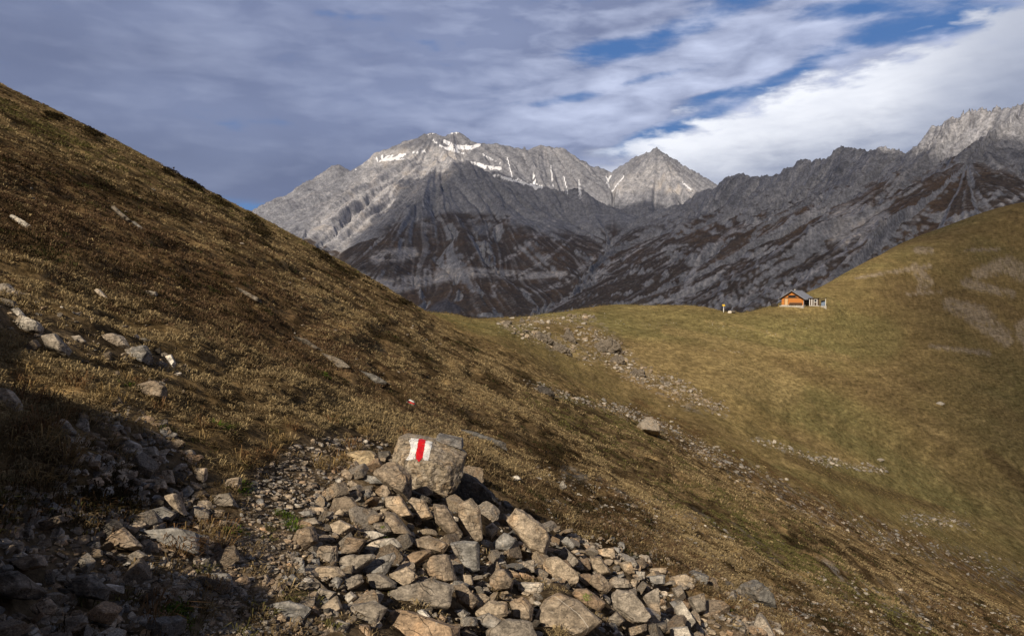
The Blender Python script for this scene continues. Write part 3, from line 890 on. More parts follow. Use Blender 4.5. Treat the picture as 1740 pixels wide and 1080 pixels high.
cloud([(560, 620, 2800), (600, 470, 3600), (650, 392, 4150), (700, 330, 4700), (780, 282, 4950), (870, 296, 4950), (990, 326, 4800), (1060, 335, 4700),
       (1110, 318, 4700), (1160, 330, 4300), (1240, 280, 3800), (1370, 255, 3250), (1450, 228, 3080), (1530, 262, 2700), (1590, 285, 2450), (1680, 280, 2250), (1780, 262, 2150),
       (1840, 330, 1900), (1640, 420, 1500), (1450, 500, 1500), (1150, 600, 1600), (900, 640, 2000)], 1)
cloud([(1520, 340, 420), (1500, 480, 250), (1540, 640, 170), (1590, 800, 115), (1680, 930, 75), (2300, 1100, 60), (3000, 900, 120), (2900, 250, 460)], 9, 45, 6)
# ------------------------------------------------------------------ rock material
def rock_material(name, vertex=False, vein=False, mottled=False):
    m, T, B = new_mat(name)
    tcn = T.node('ShaderNodeTexCoord'); oi = T.node('ShaderNodeObjectInfo')
    p = T.node('ShaderNodeNewGeometry').outputs['Position'] if vertex else tcn.outputs['Object']
    off = T.node('ShaderNodeVectorMath', operation='ADD')
    if vertex:
        tint = T.node('ShaderNodeAttribute', attribute_name='Col').outputs['Color']
        T.put(off.inputs[0], p); off.inputs[1].default_value = (0, 0, 0)
    else:
        tint = oi.outputs['Color']
        T.put(off.inputs[0], p)
        r_ = T.m('MULTIPLY', oi.outputs['Random'], 37.0)
        T.put(off.inputs[1], T.comb(r_, T.m('MULTIPLY', r_, 1.7), r_))
    p = off.outputs[0]
    big = T.noise(p, 5.0, 3, .5, .4); mid = T.noise(p, 17, 6, .65, .3); fin = T.noise(p, 85, 6, .7)
    lay = T.noise(T.mapping(p, rot=(.5, .4, 0), scale=(1, 1, 5.5)), 9, 5, .6, .8)
    k = T.m('MULTIPLY', T.m('MULTIPLY', T.ramp(mid, .3, .7, .55, 1.45), T.ramp(fin, .3, .7, .68, 1.32)), T.ramp(lay, .35, .65, .80, 1.22))
    c = T.mix(1.0, tint, T.comb(k, k, k), 'MULTIPLY')
    c = T.mix(T.m('MULTIPLY', T.ramp(big, .50, .68), .40), c, T.mix(1.0, c, (1.32, 1.04, .74), 'MULTIPLY'))     # ochre stain
    pale = T.noise(p, 15 if mottled else 26, 6, .7, .6)
    c = T.mix(T.m('MULTIPLY', T.ramp(pale, .51 if mottled else .57, .58 if mottled else .66), .72 if mottled else .60), c, (.46, .40, .32))                       # lichen and calcite
    drk = T.noise(p, 33, 6, .75, .2)
    c = T.mix(T.m('MULTIPLY', T.ramp(drk, .48 if mottled else .44, .40 if mottled else .33), .75), c, (.028, .025, .022))                     # black lichen, pits
    crk = T.node('ShaderNodeTexVoronoi', feature='DISTANCE_TO_EDGE')
    warp = T.node('ShaderNodeVectorMath', operation='MULTIPLY_ADD')
    nz = T.node('ShaderNodeTexNoise'); T.put(nz.inputs['Vector'], p); nz.inputs['Scale'].default_value = 6
    T.put(warp.inputs[0], nz.outputs['Color']); warp.inputs[1].default_value = (.12, .12, .12); T.put(warp.inputs[2], p)
    T.put(crk.inputs['Vector'], T.mapping(warp.outputs[0], rot=(.3, .6, .2), scale=(1, 1, 2.6))); crk.inputs['Scale'].default_value = 7
    cr = T.ramp(crk.outputs['Distance'], .0, .022, 1, 0)
    gate = T.ramp(big, .42, .55)
    c = T.mix(T.m('MULTIPLY', T.m('MULTIPLY', cr, gate), .65), c, (.03, .026, .022))
    if vein:
        wv = T.noise(T.mapping(p, loc=(.3, .1, 0)), 3.0, 3, .5)
        pos_v = T.node('ShaderNodeSeparateXYZ'); T.put(pos_v.inputs[0], tcn.outputs['Object'])
        ln = T.m('ABSOLUTE', T.m('ADD', T.m('ADD', T.m('MULTIPLY', pos_v.outputs[0], .78), T.m('MULTIPLY', pos_v.outputs[1], 1.0)), T.m('MULTIPLY', T.m('SUBTRACT', wv, .5), .09)))
        c = T.mix(T.m('MULTIPLY', T.ramp(ln, .0045, .0015), .9), c, (.55, .50, .42))
    T.put(B.inputs['Base Color'], c)
    b1 = T.node('ShaderNodeBump'); b1.inputs['Strength'].default_value = .9; b1.inputs['Distance'].default_value = .014
    h = T.m('ADD', T.m('ADD', mid, T.m('MULTIPLY', fin, .5)), T.m('MULTIPLY', lay, .6))
    T.put(b1.inputs['Height'], T.m('SUBTRACT', h, T.m('MULTIPLY', T.m('MULTIPLY', cr, gate), .5)))
    T.put(B.inputs['Normal'], b1.outputs[0])
    B.inputs['Roughness'].default_value = .82; B.inputs['Specular IOR Level'].default_value = .25
    return m
ROCK = rock_material('limestone'); ROCKV = rock_material('limestone_rubble', vertex=True); ROCKVEIN = rock_material('veined_limestone', vein=True)
ROCKB = rock_material('mottled_limestone', mottled=True)
ROCKFAR, T, B = new_mat('weathered_crag')
_p = T.node('ShaderNodeTexCoord').outputs['Object']
_k = T.m('MULTIPLY', T.ramp(T.noise(_p, .9, 6, .7), .3, .7, .45, 1.5), T.ramp(T.noise(_p, 4.5, 5, .7), .3, .7, .6, 1.4))
T.put(B.inputs['Base Color'], T.mix(1.0, T.node('ShaderNodeObjectInfo').outputs['Color'], T.comb(_k, _k, _k), 'MULTIPLY'))
_b = T.node('ShaderNodeBump'); _b.inputs['Strength'].default_value = 1; _b.inputs['Distance'].default_value = .4
T.put(_b.inputs['Height'], _k); T.put(B.inputs['Normal'], _b.outputs[0])

_ico = {}
def ico(level):
    if level not in _ico:
        bm = bmesh.new(); bmesh.ops.create_icosphere(bm, subdivisions=level, radius=1)
        v = np.array([q.co[:] for q in bm.verts]); f = np.array([[q.index for q in fc.verts] for fc in bm.faces])
        bm.free(); _ico[level] = (v / np.linalg.norm(v, axis=1)[:, None], f)
    return _ico[level]

def hull_planes(P):
    bm = bmesh.new()
    for p in P: bm.verts.new(p)
    bmesh.ops.convex_hull(bm, input=bm.verts)
    bm.normal_update()
    n = np.array([f.normal[:] for f in bm.faces]); d = np.array([f.normal.dot(f.verts[0].co) for f in bm.faces])
    a = np.array([f.calc_area() for f in bm.faces])
    bm.free()
    ok = (a > 1e-9) & (d > 1e-5)
    n, d = n[ok], d[ok]
    keep = []
    for i in range(len(n)):      # drop coplanar twins, which would bulge
        if all(n[i] @ n[j] < .997 or abs(d[i] - d[j]) > .03 * abs(d[i]) for j in keep): keep.append(i)
    return n[keep], d[keep]

def rock_verts(P, level, seed, sharp=26, rough=1.0):
    sharp = sharp * 5 if level > 3 else sharp * 2
    """a chipped stone filling the hull of the points P; returns verts, faces, centre"""
    P = np.asarray(P, float)
    c = (P.max(0) + P.min(0)) / 2 * .3 + P.mean(0) * .7
    Q = P - c
    n, d = hull_planes(Q)
    rc = np.random.RandomState(seed + 999)
    for _ in range(rc.randint(1, 4)):
        m_ = rc.randn(3); m_ /= np.linalg.norm(m_)
        n = np.vstack([n, m_]); d = np.append(d, (Q @ m_).max() * rc.uniform(.80, .95))
    cov = Q.T @ Q / len(Q)
    w, R = np.linalg.eigh(cov); ext = np.sqrt(np.maximum(w, 1e-8)); ext = ext / ext.max(); ext = np.maximum(ext, .22)
    v, f = ico(level)
    dr = (v * ext) @ R.T
    if np.linalg.det(R) < 0: f = f[:, ::-1]
    dr /= np.linalg.norm(dr, axis=1)[:, None]
    q = np.maximum(dr @ n.T, 0) / d
    s = q.max(1)
    r = 1 / (s * ((q / s[:, None]) ** sharp).sum(1) ** (1 / sharp))
    p = dr * r[:, None]
    size = np.abs(Q).max()
    sm = np.sort(np.abs(Q).max(0))[0] + .3 * size
    o = seed * 3.71
    nn = fbm3(p / size * 1.7 + o, 3, .5)
    rid = 1 - 2 * np.abs(pn3(p / size * 3.2 + o + 5))
    rs = np.random.RandomState(seed)
    sd = rs.randn(3); sd /= np.linalg.norm(sd)
    lay = pn2((p @ sd) / size * 9 + nn, np.full(len(p), o))
    fine = fbm3(p / size * 9 + o, 3, .6)
    disp = (.045 * nn + .030 * (rid - .3) + .026 * lay + .022 * fine) * rough * sm
    # cut notches
    p = p + dr * disp[:, None]
    return p, f, c

def rock_obj(name, P, seed, tint, label=None, group=None, level=4, mat=None, rough=1.0, sharp=26, cat='rock'):
    p, f, c = rock_verts(P, level, seed, sharp, rough)
    o = mesh_obj(name, np_mesh(name, p, f, mat or ROCK, smooth=False))
    o.location = c
    o.color = (*tint, 1)
    tag(o, label, cat, group)
    return o

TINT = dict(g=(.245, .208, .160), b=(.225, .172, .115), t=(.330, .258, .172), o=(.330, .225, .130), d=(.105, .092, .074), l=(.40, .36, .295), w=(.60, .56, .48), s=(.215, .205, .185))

def foot(poly):
    poly = np.asarray(poly, float)
    return poly[:, 0].mean(), min(poly[:, 1].max(), 1200)
def hand_points(poly, thick, lean, rs, D=None, sink=0.0):
    poly = np.asarray(poly, float)
    cu, vb = foot(poly)
    if D is None: D = float(march(Hs, [cu], [vb], NEARD)[0])
    mpp = D / FPX
    w = np.ptp(poly[:, 0]) * mpp; h = np.ptp(poly[:, 1]) * mpp
    Tk = thick * min(w, h * (1 + .4 * lean))
    Dv = D + Tk * .25 + lean * (vb - poly[:, 1]) * mpp
    M = at(poly[:, 0], poly[:, 1], Dv)
    c = M.mean(0)
    n = np.array([0, -1.0, lean * .9]); n /= np.linalg.norm(n)
    if D < 12: n = n + np.array([rs.uniform(-.25, .25), 0, 0]); n /= np.linalg.norm(n)
    sh1 = rs.uniform(.72, .90) + rs.uniform(-.05, .05, (len(M), 1)); sh2 = rs.uniform(.6, .95, (len(M), 1))
    span = (M - c) / (np.abs(M - c).max() + 1e-9)
    tl_ = rs.uniform(-.22, .22, 3)
    F = c + (M - c) * sh1 + n * Tk * (.48 + (span @ tl_)[:, None])
    if rs.rand() < .55:          # a broken ridge across the face
        k_ = rs.randint(len(M)); F = np.concatenate([F, [c + (M[k_] - c) * .25 + n * Tk * rs.uniform(.62, .8)]])
    Bk = c + (M - c) * sh2 - n * Tk * rs.uniform(.5, .8, (len(M), 1)) - np.array([0, 0, .1 * h + sink])
    return np.concatenate([M, F, Bk]), D, mpp

V5 = (440, 820, 4.153); V4 = (800, 840, 4.35); V6 = (0, 480, 3.6); VB = (0, 700, 2.841); V0_ = (0, 0, 1.0); VZ = (560, 710, 6.214)
G_PILE, G_BANK, G_SLOPE = 'stones of the rubble heap around the painted boulder', 'stones of the bank left of the path', 'stones lying on the grassy hillside'
# view, outline, tint, label, group, options
HAND = [
 (V5, [(30,850),(220,828),(375,880),(270,1015),(200,1012),(100,930)], 's', 'flat pointed grey slab with rusty patch at the lower left end of the rubble heap', G_PILE, dict(lean=.9, thick=.22)),
 (V5, [(800,1120),(930,900),(1000,878),(1120,950),(1415,1020),(1420,1120)], 'o', 'large cracked ochre block with a white quartz edge at the front of the heap', G_PILE, dict(lean=.5, thick=.6, level=5)),
 (V5, [(870,820),(930,745),(1100,720),(1250,678),(1372,720),(1390,890),(1240,880),(1000,885)], 'g', 'broad wrinkled grey brown block lying across the heap behind the ochre block', G_PILE, dict(lean=.6, thick=.5, level=5)),
 (V5, [(590,940),(640,860),(830,825),(912,880),(830,1010),(700,975),(600,975)], 'g', 'grey brown wedge left of the large ochre block', G_PILE, dict(thick=.6)),
 (V5, [(655,640),(760,560),(950,485),(972,520),(890,655),(760,650)], 's', 'smooth slate grey triangular slab left of the orange wedge', G_PILE, dict(lean=.7, thick=.35, rough=.4)),
 (V5, [(1010,540),(1080,490),(1200,463),(1232,490),(1080,602),(1050,580)], 'o', 'bright orange wedge in the middle of the heap', G_PILE, dict(thick=.6, rough=.5)),
 (V5, [(1200,560),(1230,510),(1340,500),(1402,690),(1340,700),(1210,650)], 'b', 'upright brown stump with split top right of the orange wedge', G_PILE, dict(thick=.7)),
 (V5, [(1345,420),(1440,405),(1555,412),(1558,615),(1490,637),(1380,500)], 's', 'square blue grey slab with one clean straight edge in mid heap', G_PILE, dict(thick=.4, lean=.25, rough=.35)),
 (V5, [(1400,150),(1500,98),(1562,180),(1582,400),(1490,425),(1410,290)], 't', 'tall rough tan stone standing just below the painted boulder', G_PILE, dict(thick=.5, lean=.3)),
 (V5, [(885,95),(1000,88),(1100,245),(1010,252),(890,165)], 't', 'smooth pale tan stone slanting down below the painted boulder', G_PILE, dict(thick=.6, rough=.5)),
 (V5, [(1050,130),(1080,100),(1170,118),(1234,245),(1150,265)], 't', 'tan slab tucked under the lower edge of the painted boulder', G_PILE, dict(thick=.45, rough=.6)),
 (V5, [(1230,150),(1320,148),(1450,380),(1410,412),(1240,270)], 'b', 'long brown stone slanting between the tan slab and the tall tan stone', G_PILE, dict(thick=.6)),
 (V5, [(885,200),(960,208),(1102,380),(960,365),(890,290)], 'b', 'brown stone below the smooth pale tan one', G_PILE, dict(thick=.6)),
 (V5, [(718,270),(800,220),(882,220),(860,275),(740,322)], 'b', 'dark brown oval stone with a smooth top near the lichen spotted one', G_PILE, dict(thick=.8, rough=.4)),
 (V5, [(512,290),(580,258),(682,310),(590,382),(520,345)], 't', 'rounded tan stone at the upper left of the heap', G_PILE, dict(thick=.8, rough=.5)),
 (V5, [(495,200),(540,108),(660,98),(705,180),(600,218)], 'b', 'broad brown stone with a dark crack at the back left of the heap', G_PILE, dict(thick=.6)),
 (V5, [(368,170),(485,170),(470,232),(390,238)], 't', 'small tan lump at the upper left edge of the heap beside the path', G_PILE, dict(thick=.8)),
 (V5, [(228,212),(370,198),(385,232),(260,252)], 's', 'flat bluish grey stone on the path edge', G_PILE, dict(thick=.5, lean=.7)),
 (V5, [(265,270),(400,243),(432,290),(290,312)], 'g', 'flat grey stone just below the bluish one at the path edge', G_PILE, dict(thick=.5, lean=.7)),
 (V5, [(545,535),(620,375),(725,415),(765,400),(700,495),(600,518)], 'b', 'dark faced brown wedge with a deep shadow at its right', G_PILE, dict(thick=.7, rough=.5)),
 (V5, [(720,345),(810,333),(905,370),(800,408)], 'l', 'pale smooth cobble right of the dark faced wedge', G_PILE, dict(thick=.8, rough=.4)),
 (V5, [(808,280),(900,275),(938,340),(880,362),(820,322)], 'g', 'grey stone carrying a patch of bright green moss', G_PILE, dict(thick=.8, moss=1)),
 (V5, [(730,470),(820,408),(960,383),(1012,450),(870,512),(800,505)], 'l', 'knobbly white mottled stone left of centre in the heap', G_PILE, dict(thick=.6, rough=1.6)),
 (V5, [(1030,410),(1200,372),(1345,430),(1300,500),(1100,455)], 'b', 'rough cracked brown stone behind the orange wedge', G_PILE, dict(thick=.6, rough=1.5)),
 (V5, [(545,540),(640,508),(800,498),(832,522),(670,645),(560,575)], 'g', 'rough bluish grey stone beside the triangular slab', G_PILE, dict(thick=.6, rough=1.4)),
 (V5, [(215,430),(270,330),(390,298),(422,420),(300,492)], 'b', 'steep sided grey brown stone with a white streaked left edge', G_PILE, dict(thick=.6)),
 (V5, [(410,450),(560,438),(545,580),(380,575)], 'g', 'crumbling grey stone with pale ribs left of the dark faced wedge', G_PILE, dict(thick=.6, rough=1.6)),
 (V5, [(318,672),(420,588),(560,588),(615,650),(480,702),(330,695)], 't', 'knobbly pinkish tan stone at the left of the heap', G_PILE, dict(thick=.6, rough=1.7)),
 (V5, [(468,722),(540,650),(592,680),(560,762)], 's', 'small slate grey stone below the knobbly pinkish one', G_PILE, dict(thick=.6)),
 (V5, [(580,690),(720,633),(742,700),(640,765),(590,745)], 'g', 'grey brown block above the round pitted cobble', G_PILE, dict(thick=.7)),
 (V5, [(760,642),(870,638),(968,700),(962,742),(800,755),(770,705)], 'g', 'blocky grey stone right of a dark gap in mid heap', G_PILE, dict(thick=.7)),
 (V5, [(915,645),(1050,588),(1135,660),(1030,745),(960,695)], 't', 'tan stone with a pale crest below the orange wedge', G_PILE, dict(thick=.7, rough=1.3)),
 (V5, [(358,805),(430,738),(548,770),(500,832),(390,825)], 'g', 'rounded grey stone above the small leaning brown pair', G_PILE, dict(thick=.7, rough=.6)),
 (V5, [(592,800),(650,763),(692,800),(640,855)], 'l', 'round pitted pale grey cobble in the lower left heap', G_PILE, dict(thick=.9, rough=1.3)),
 (V5, [(768,832),(830,748),(885,790),(855,855)], 'g', 'small angular grey stone with a rusty side right of the round pitted cobble', G_PILE, dict(thick=.8)),
 (V5, [(410,892),(550,785),(594,880),(490,978),(440,935)], 't', 'tan pyramid shaped stone right of the pointed grey slab', G_PILE, dict(thick=.7, rough=.6)),
 (V5, [(388,872),(470,808),(503,830),(420,895)], 's', 'thin grey stone leaning on the tan pyramid stone', G_PILE, dict(thick=.5)),
 (V5, [(610,1120),(705,993),(775,998),(835,1120)], 'o', 'orange brown stone cut by the lower frame edge left of the ochre block', G_PILE, dict(thick=.7, rough=.5)),
 (V5, [(438,1045),(560,958),(645,990),(600,1085)], 'g', 'speckled grey stone with yellow green lichen near the lower frame edge', G_PILE, dict(thick=.6, moss=1)),
 (V5, [(148,722),(240,638),(288,682),(170,732)], 's', 'bluish grey chip with a pale top standing on the path side', G_PILE, dict(thick=.7)),
 (V5, [(-5,692),(50,638),(84,710),(10,724)], 'b', 'brown cube shaped stone on the path left of the heap', G_PILE, dict(thick=.8)),
 (V5, [(262,622),(320,562),(334,650),(280,684)], 's', 'upright slate grey splinter left of the knobbly pinkish stone', G_PILE, dict(thick=.5)),
 (V5, [(1370,722),(1450,708),(1555,830),(1505,895),(1400,835)], 'b', 'brown stone right of the broad wrinkled block', G_PILE, dict(thick=.7, rough=1.3)),
 (V5, [(1428,642),(1500,648),(1514,722),(1440,735)], 't', 'small tan block between the square slab and the brown stone', G_PILE, dict(thick=.8)),
 (V5, [(165,792),(260,778),(294,812),(200,824)], 'g', 'flat grey pebble slab above the pointed grey slab', G_PILE, dict(thick=.5, lean=.8)),
 (V5, [(1378,905),(1440,888),(1494,920),(1440,965)], 'l', 'pale grey stone right of the quartz edge', G_PILE, dict(thick=.8)),
 (V5, [(1100,902),(1160,888),(1212,940),(1200,975),(1130,950)], 'w', 'white quartz lump resting on the ochre block', G_PILE, dict(thick=.6, rough=1.2, lean=.2)),
 (V4, [(258,190),(330,92),(400,118),(602,290),(552,448),(440,412),(420,330)], 't', 'big tan block with a flat grey top, largest right of the painted boulder', G_PILE, dict(thick=.55, lean=.3, level=5, rough=.8)),
 (V4, [(103,240),(160,203),(212,250),(150,328),(115,302)], 't', 'round tan cobble between the tall tan stone and the big tan block', G_PILE, dict(thick=.9)),
 (V4, [(148,362),(250,278),(338,330),(282,415),(160,405)], 's', 'grey stepped stone below the round tan cobble', G_PILE, dict(thick=.6)),
 (V4, [(538,472),(640,453),(705,530),(798,600),(772,680),(640,675),(545,625)], 't', 'blunt rough tan boulder in the right half of the heap', G_PILE, dict(thick=.7, rough=1.2, level=5)),
 (V4, [(638,442),(690,378),(812,500),(750,548),(700,505)], 'g', 'grey triangular stone perched on the blunt tan boulder', G_PILE, dict(thick=.6, rough=.5)),
 (V4, [(652,352),(710,303),(774,380),(750,404)], 's', 'thin grey wedge at the upper right edge of the heap', G_PILE, dict(thick=.5)),
 (V4, [(878,450),(960,458),(1044,580),(970,594),(890,545)], 't', 'tan stone right of the blunt rough boulder', G_PILE, dict(thick=.6)),
 (V4, [(98,660),(190,550),(250,543),(322,640),(300,695),(170,715)], 'b', 'rounded brown stone with a pale sloping top left of centre right heap', G_PILE, dict(thick=.8, rough=.6)),
 (V4, [(460,915),(545,770),(640,718),(800,778),(975,935),(870,945),(830,1045),(700,1080),(520,1070)], 't', 'large smooth brown slab crossed by a white vein', G_PILE, dict(thick=.32, lean=.8, rough=.25, level=5, vein=1)),
 (V4, [(735,742),(770,688),(860,690),(1004,800),(952,872),(830,802)], 'o', 'orange brown block with yellow lichen right of the veined slab', G_PILE, dict(thick=.6, moss=1)),
 (V4, [(1043,740),(1080,700),(1180,708),(1335,900),(1300,955),(1200,945),(1060,835)], 'g', 'big ribbed grey brown boulder right of the veined slab', G_PILE, dict(thick=.6, level=5, rough=1.2)),
 (V4, [(283,790),(390,748),(464,820),(464,940),(320,912)], 'b', 'brown stone with a pale calcite outline left of the veined slab', G_PILE, dict(thick=.7, rough=.5)),
 (V4, [(18,872),(150,778),(272,790),(272,900),(150,922),(60,942)], 't', 'tan stepped slab left of the calcite outlined stone', G_PILE, dict(thick=.5)),
 (V4, [(28,912),(130,868),(234,930),(172,990),(50,955)], 's', 'bluish grey stone under the tan stepped slab', G_PILE, dict(thick=.6)),
 (V4, [(1278,742),(1390,678),(1404,890),(1340,865)], 'g', 'upright grey slab right of the big ribbed boulder', G_PILE, dict(thick=.4, rough=.5)),
 (V4, [(1498,832),(1560,778),(1664,940),(1620,990),(1560,955)], 'l', 'pale elongated stone near the right end of the heap', G_PILE, dict(thick=.7)),
 (V4, [(1476,982),(1600,968),(1645,1080),(1490,1090)], 'l', 'light grey blocky stone at the lower frame edge right of centre', G_PILE, dict(thick=.7, rough=.4)),
 (V4, [(848,602),(960,578),(1054,680),(1000,735),(900,705)], 'b', 'brown ribbed stone between the blunt boulder and the big ribbed one', G_PILE, dict(thick=.5, rough=1.4)),
 (V4, [(1285,542),(1450,538),(1444,582),(1310,574)], 't', 'flat yellowish slab at the back right of the heap', G_PILE, dict(thick=.5, lean=.7)),
 (V4, [(1208,562),(1290,568),(1284,632),(1230,625)], 'l', 'smooth cream cobble at the back right of the heap', G_PILE, dict(thick=.9, rough=.3)),
 (V4, [(1098,502),(1180,488),(1214,590),(1140,575)], 't', 'tan splinter left of the smooth cream cobble', G_PILE, dict(thick=.6)),
 (V4, [(935,402),(1060,388),(1074,472),(960,455)], 't', 'sandy block at the far right crest of the heap', G_PILE, dict(thick=.6)),
 (V4, [(345,502),(470,478),(474,575),(400,575)], 'g', 'hollowed grey stone between the big tan block and the blunt boulder', G_PILE, dict(thick=.7, rough=1.6)),
 (V4, [(1288,602),(1440,588),(1432,662),(1350,665)], 's', 'dark grey slab under the flat yellowish one', G_PILE, dict(thick=.6)),
 (V4, [(1478,602),(1600,578),(1675,650),(1600,704),(1490,664)], 't', 'pale topped tan stone at the right end of the heap', G_PILE, dict(thick=.6)),
 (V4, [(98,1002),(270,908),(440,930),(500,1060),(300,1110),(120,1070)], 'g', 'low grey brown slab left of the veined one at the frame edge', G_PILE, dict(thick=.4, lean=.6)),
 (V4, [(998,922),(1080,858),(1144,930),(1080,990)], 'g', 'small grey block below the orange brown lichen block', G_PILE, dict(thick=.7)),
 (V4, [(1298,962),(1450,938),(1455,1005),(1360,1060)], 'd', 'dark grey stone at the lower frame edge beside the light grey one', G_PILE, dict(thick=.7)),
 (V4, [(348,642),(540,648),(524,775),(350,705)], 'l', 'pale bluish slab above the veined brown slab', G_PILE, dict(thick=.5)),
 (V4, [(340,600),(360,572),(410,580),(490,622),(430,640)], 'o', 'small ochre stone in the hollow left of the blunt tan boulder', G_PILE, dict(thick=.7)),
 (V4, [(1010,640),(1060,600),(1180,630),(1170,690),(1060,690)], 'g', 'grey rubble block behind the big ribbed boulder', G_PILE, dict(thick=.7)),
 (V4, [(1600,760),(1730,720),(1740,860),(1660,880)], 'g', 'grey brown stone at the outer right foot of the heap', G_PILE, dict(thick=.6)),
 # by the painted boulder
 (VZ, [(135,370),(330,338),(502,350),(512,460),(440,512),(330,522),(250,482),(190,420)], 'l', 'long pale sunlit stone left of the painted boulder', G_PILE, dict(thick=.5, rough=1.0, tint=(.34, .27, .17))),
 (VZ, [(505,355),(640,345),(645,400),(600,440),(520,465)], 'd', 'small dark stone between the long pale stone and the painted boulder', G_PILE, dict(thick=.8)),
 (VZ, [(480,520),(620,448),(760,470),(860,600),(870,740),(830,865),(700,790),(600,670),(470,600)], 'b', 'brown block leaning against the left side of the painted boulder', G_PILE, dict(thick=.6, level=5)),
 (VZ, [(440,800),(560,695),(620,720),(660,810),(600,860)], 'b', 'brown stone at the left foot of the painted boulder', G_PILE, dict(thick=.8)),
 (VZ, [(150,640),(300,590),(520,620),(640,650),(560,690),(400,700),(240,690)], 's', 'flat grey slabby stone at the back of the heap left of the painted boulder', G_PILE, dict(thick=.5, lean=.6)),
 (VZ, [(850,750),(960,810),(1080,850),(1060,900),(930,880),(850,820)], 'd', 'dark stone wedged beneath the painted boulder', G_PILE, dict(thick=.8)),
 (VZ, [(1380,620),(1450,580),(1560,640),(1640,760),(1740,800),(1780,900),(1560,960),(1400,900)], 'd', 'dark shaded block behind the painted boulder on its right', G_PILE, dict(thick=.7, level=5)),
 (VZ, [(60,870),(170,820),(260,860),(240,930),(80,920)], 'b', 'brown cobble at the far left of the heap near the path', G_PILE, dict(thick=.7)),
 # bank to the left
 (V6, [(-30,30),(60,8),(112,70),(60,104),(-30,95)], 'g', 'grey stone at the left frame edge, highest of the bank', G_BANK, {}),
 (V6, [(10,92),(100,118),(114,165),(10,155)], 'd', 'dark flat stone below the highest bank stone', G_BANK, {}),
 (V6, [(58,180),(110,148),(144,190),(110,245),(68,225)], 'l', 'pale grey block near the left frame edge on the bank', G_BANK, {}),
 (V6, [(72,252),(150,203),(252,250),(244,305),(120,295)], 'l', 'pale crested stone on the left bank with white spots', G_BANK, dict(rough=1.4)),
 (V6, [(402,205),(470,203),(594,260),(540,290),(430,245)], 'g', 'thin overhanging grey slab on the left bank', G_BANK, dict(thick=.4)),
 (V6, [(572,340),(700,313),(762,330),(794,392),(700,402),(640,424),(580,385)], 'g', 'broad cracked grey stone in the middle of the bank', G_BANK, dict(level=5)),
 (V6, [(692,412),(800,398),(900,388),(938,440),(900,502),(720,475)], 's', 'slate grey block with a white left end on the bank', G_BANK, {}),
 (V6, [(948,490),(990,478),(1034,500),(1024,545),(950,534)], 'g', 'small round grey stone at the right end of the bank band', G_BANK, dict(rough=.4)),
 (V6, [(1008,450),(1050,438),(1079,500),(1060,524)], 'w', 'slim whitish stone at the right end of the bank band', G_BANK, {}),
 (V6, [(248,320),(340,308),(414,390),(412,445),(290,405)], 'g', 'bulky grey stone below the pale crested one', G_BANK, {}),
 (V6, [(388,342),(500,328),(534,370),(430,394)], 'g', 'flat grey stone left of the broad cracked one', G_BANK, dict(lean=.6)),
 (V6, [(828,632),(950,598),(1024,640),(1000,715),(900,695)], 'b', 'brown boulder half sunk in the grass above the dark scree', G_BANK, {}),
 (V6, [(-40,640),(70,658),(134,740),(124,805),(-40,810)], 't', 'tan boulder at the left frame edge in the grass', G_BANK, dict(level=5)),
 (V6, [(298,870),(400,828),(494,940),(450,965),(320,924)], 'g', 'shaded grey slab with a sunlit corner below the brown tussocks', G_BANK, {}),
 (V6, [(658,822),(740,798),(744,852),(670,856)], 'g', 'small grey stone above the stacked scree cobbles', G_BANK, {}),
 (V6, [(738,1000),(790,958),(862,990),(852,1052),(780,1064)], 'l', 'rounded pale grey cobble in the scree left of the path', G_BANK, dict(rough=.4)),
 (V6, [(848,1012),(960,998),(974,1062),(880,1084)], 'l', 'cracked pale grey cobble right beside the rounded one', G_BANK, dict(rough=.6)),
 (V6, [(718,942),(860,923),(874,957),(740,974)], 't', 'flat tan cobble above the two pale ones in the scree', G_BANK, dict(lean=.6)),
 (V6, [(690,885),(800,880),(800,925),(700,930)], 'b', 'flat brown cobble topmost of the stacked scree cobbles', G_BANK, {}),
 (VB, [(500,595),(600,553),(694,650),(640,664),(540,645)], 'b', 'lit brown boulder in the middle of the shaded scree', G_BANK, dict(level=5)),
 (VB, [(622,692),(670,663),(714,690),(650,734)], 'g', 'diamond shaped grey stone below the lit brown boulder', G_BANK, {}),
 (VB, [(670,572),(850,558),(950,578),(960,690),(870,625),(700,604)], 's', 'long grey slab beside the path edge', G_BANK, dict(thick=.5)),
 (VB, [(945,588),(1012,590),(1000,694),(975,690)], 's', 'grey end block of the long slab beside the path', G_BANK, {}),
 (VB, [(798,400),(850,388),(892,500),(850,474)], 't', 'slim tan stone standing in the scree left of the path', G_BANK, {}),
 (VB, [(732,470),(790,453),(854,490),(820,524),(750,524)], 's', 'smooth grey cobble at the foot of the slim tan stone', G_BANK, dict(rough=.4)),
 (VB, [(748,330),(790,318),(806,370),(770,374)], 't', 'small tan cube above the slim tan stone', G_BANK, {}),
 (VB, [(785,285),(830,275),(845,345),(800,345)], 't', 'rust tinged tan stone beside the small tan cube', G_BANK, {}),
 (VB, [(518,825),(600,838),(594,874),(530,864)], 'l', 'bluish white stone in the shade at lower left', G_BANK, {}),
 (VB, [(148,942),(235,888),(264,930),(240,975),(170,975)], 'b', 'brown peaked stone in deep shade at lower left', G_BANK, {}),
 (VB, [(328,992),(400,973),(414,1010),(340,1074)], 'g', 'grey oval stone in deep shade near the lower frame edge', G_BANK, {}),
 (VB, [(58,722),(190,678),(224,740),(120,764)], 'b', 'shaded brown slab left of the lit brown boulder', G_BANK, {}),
 (VB, [(348,792),(450,778),(524,850),(500,904),(380,895)], 'd', 'big dark stone in the shaded scree', G_BANK, dict(level=5)),
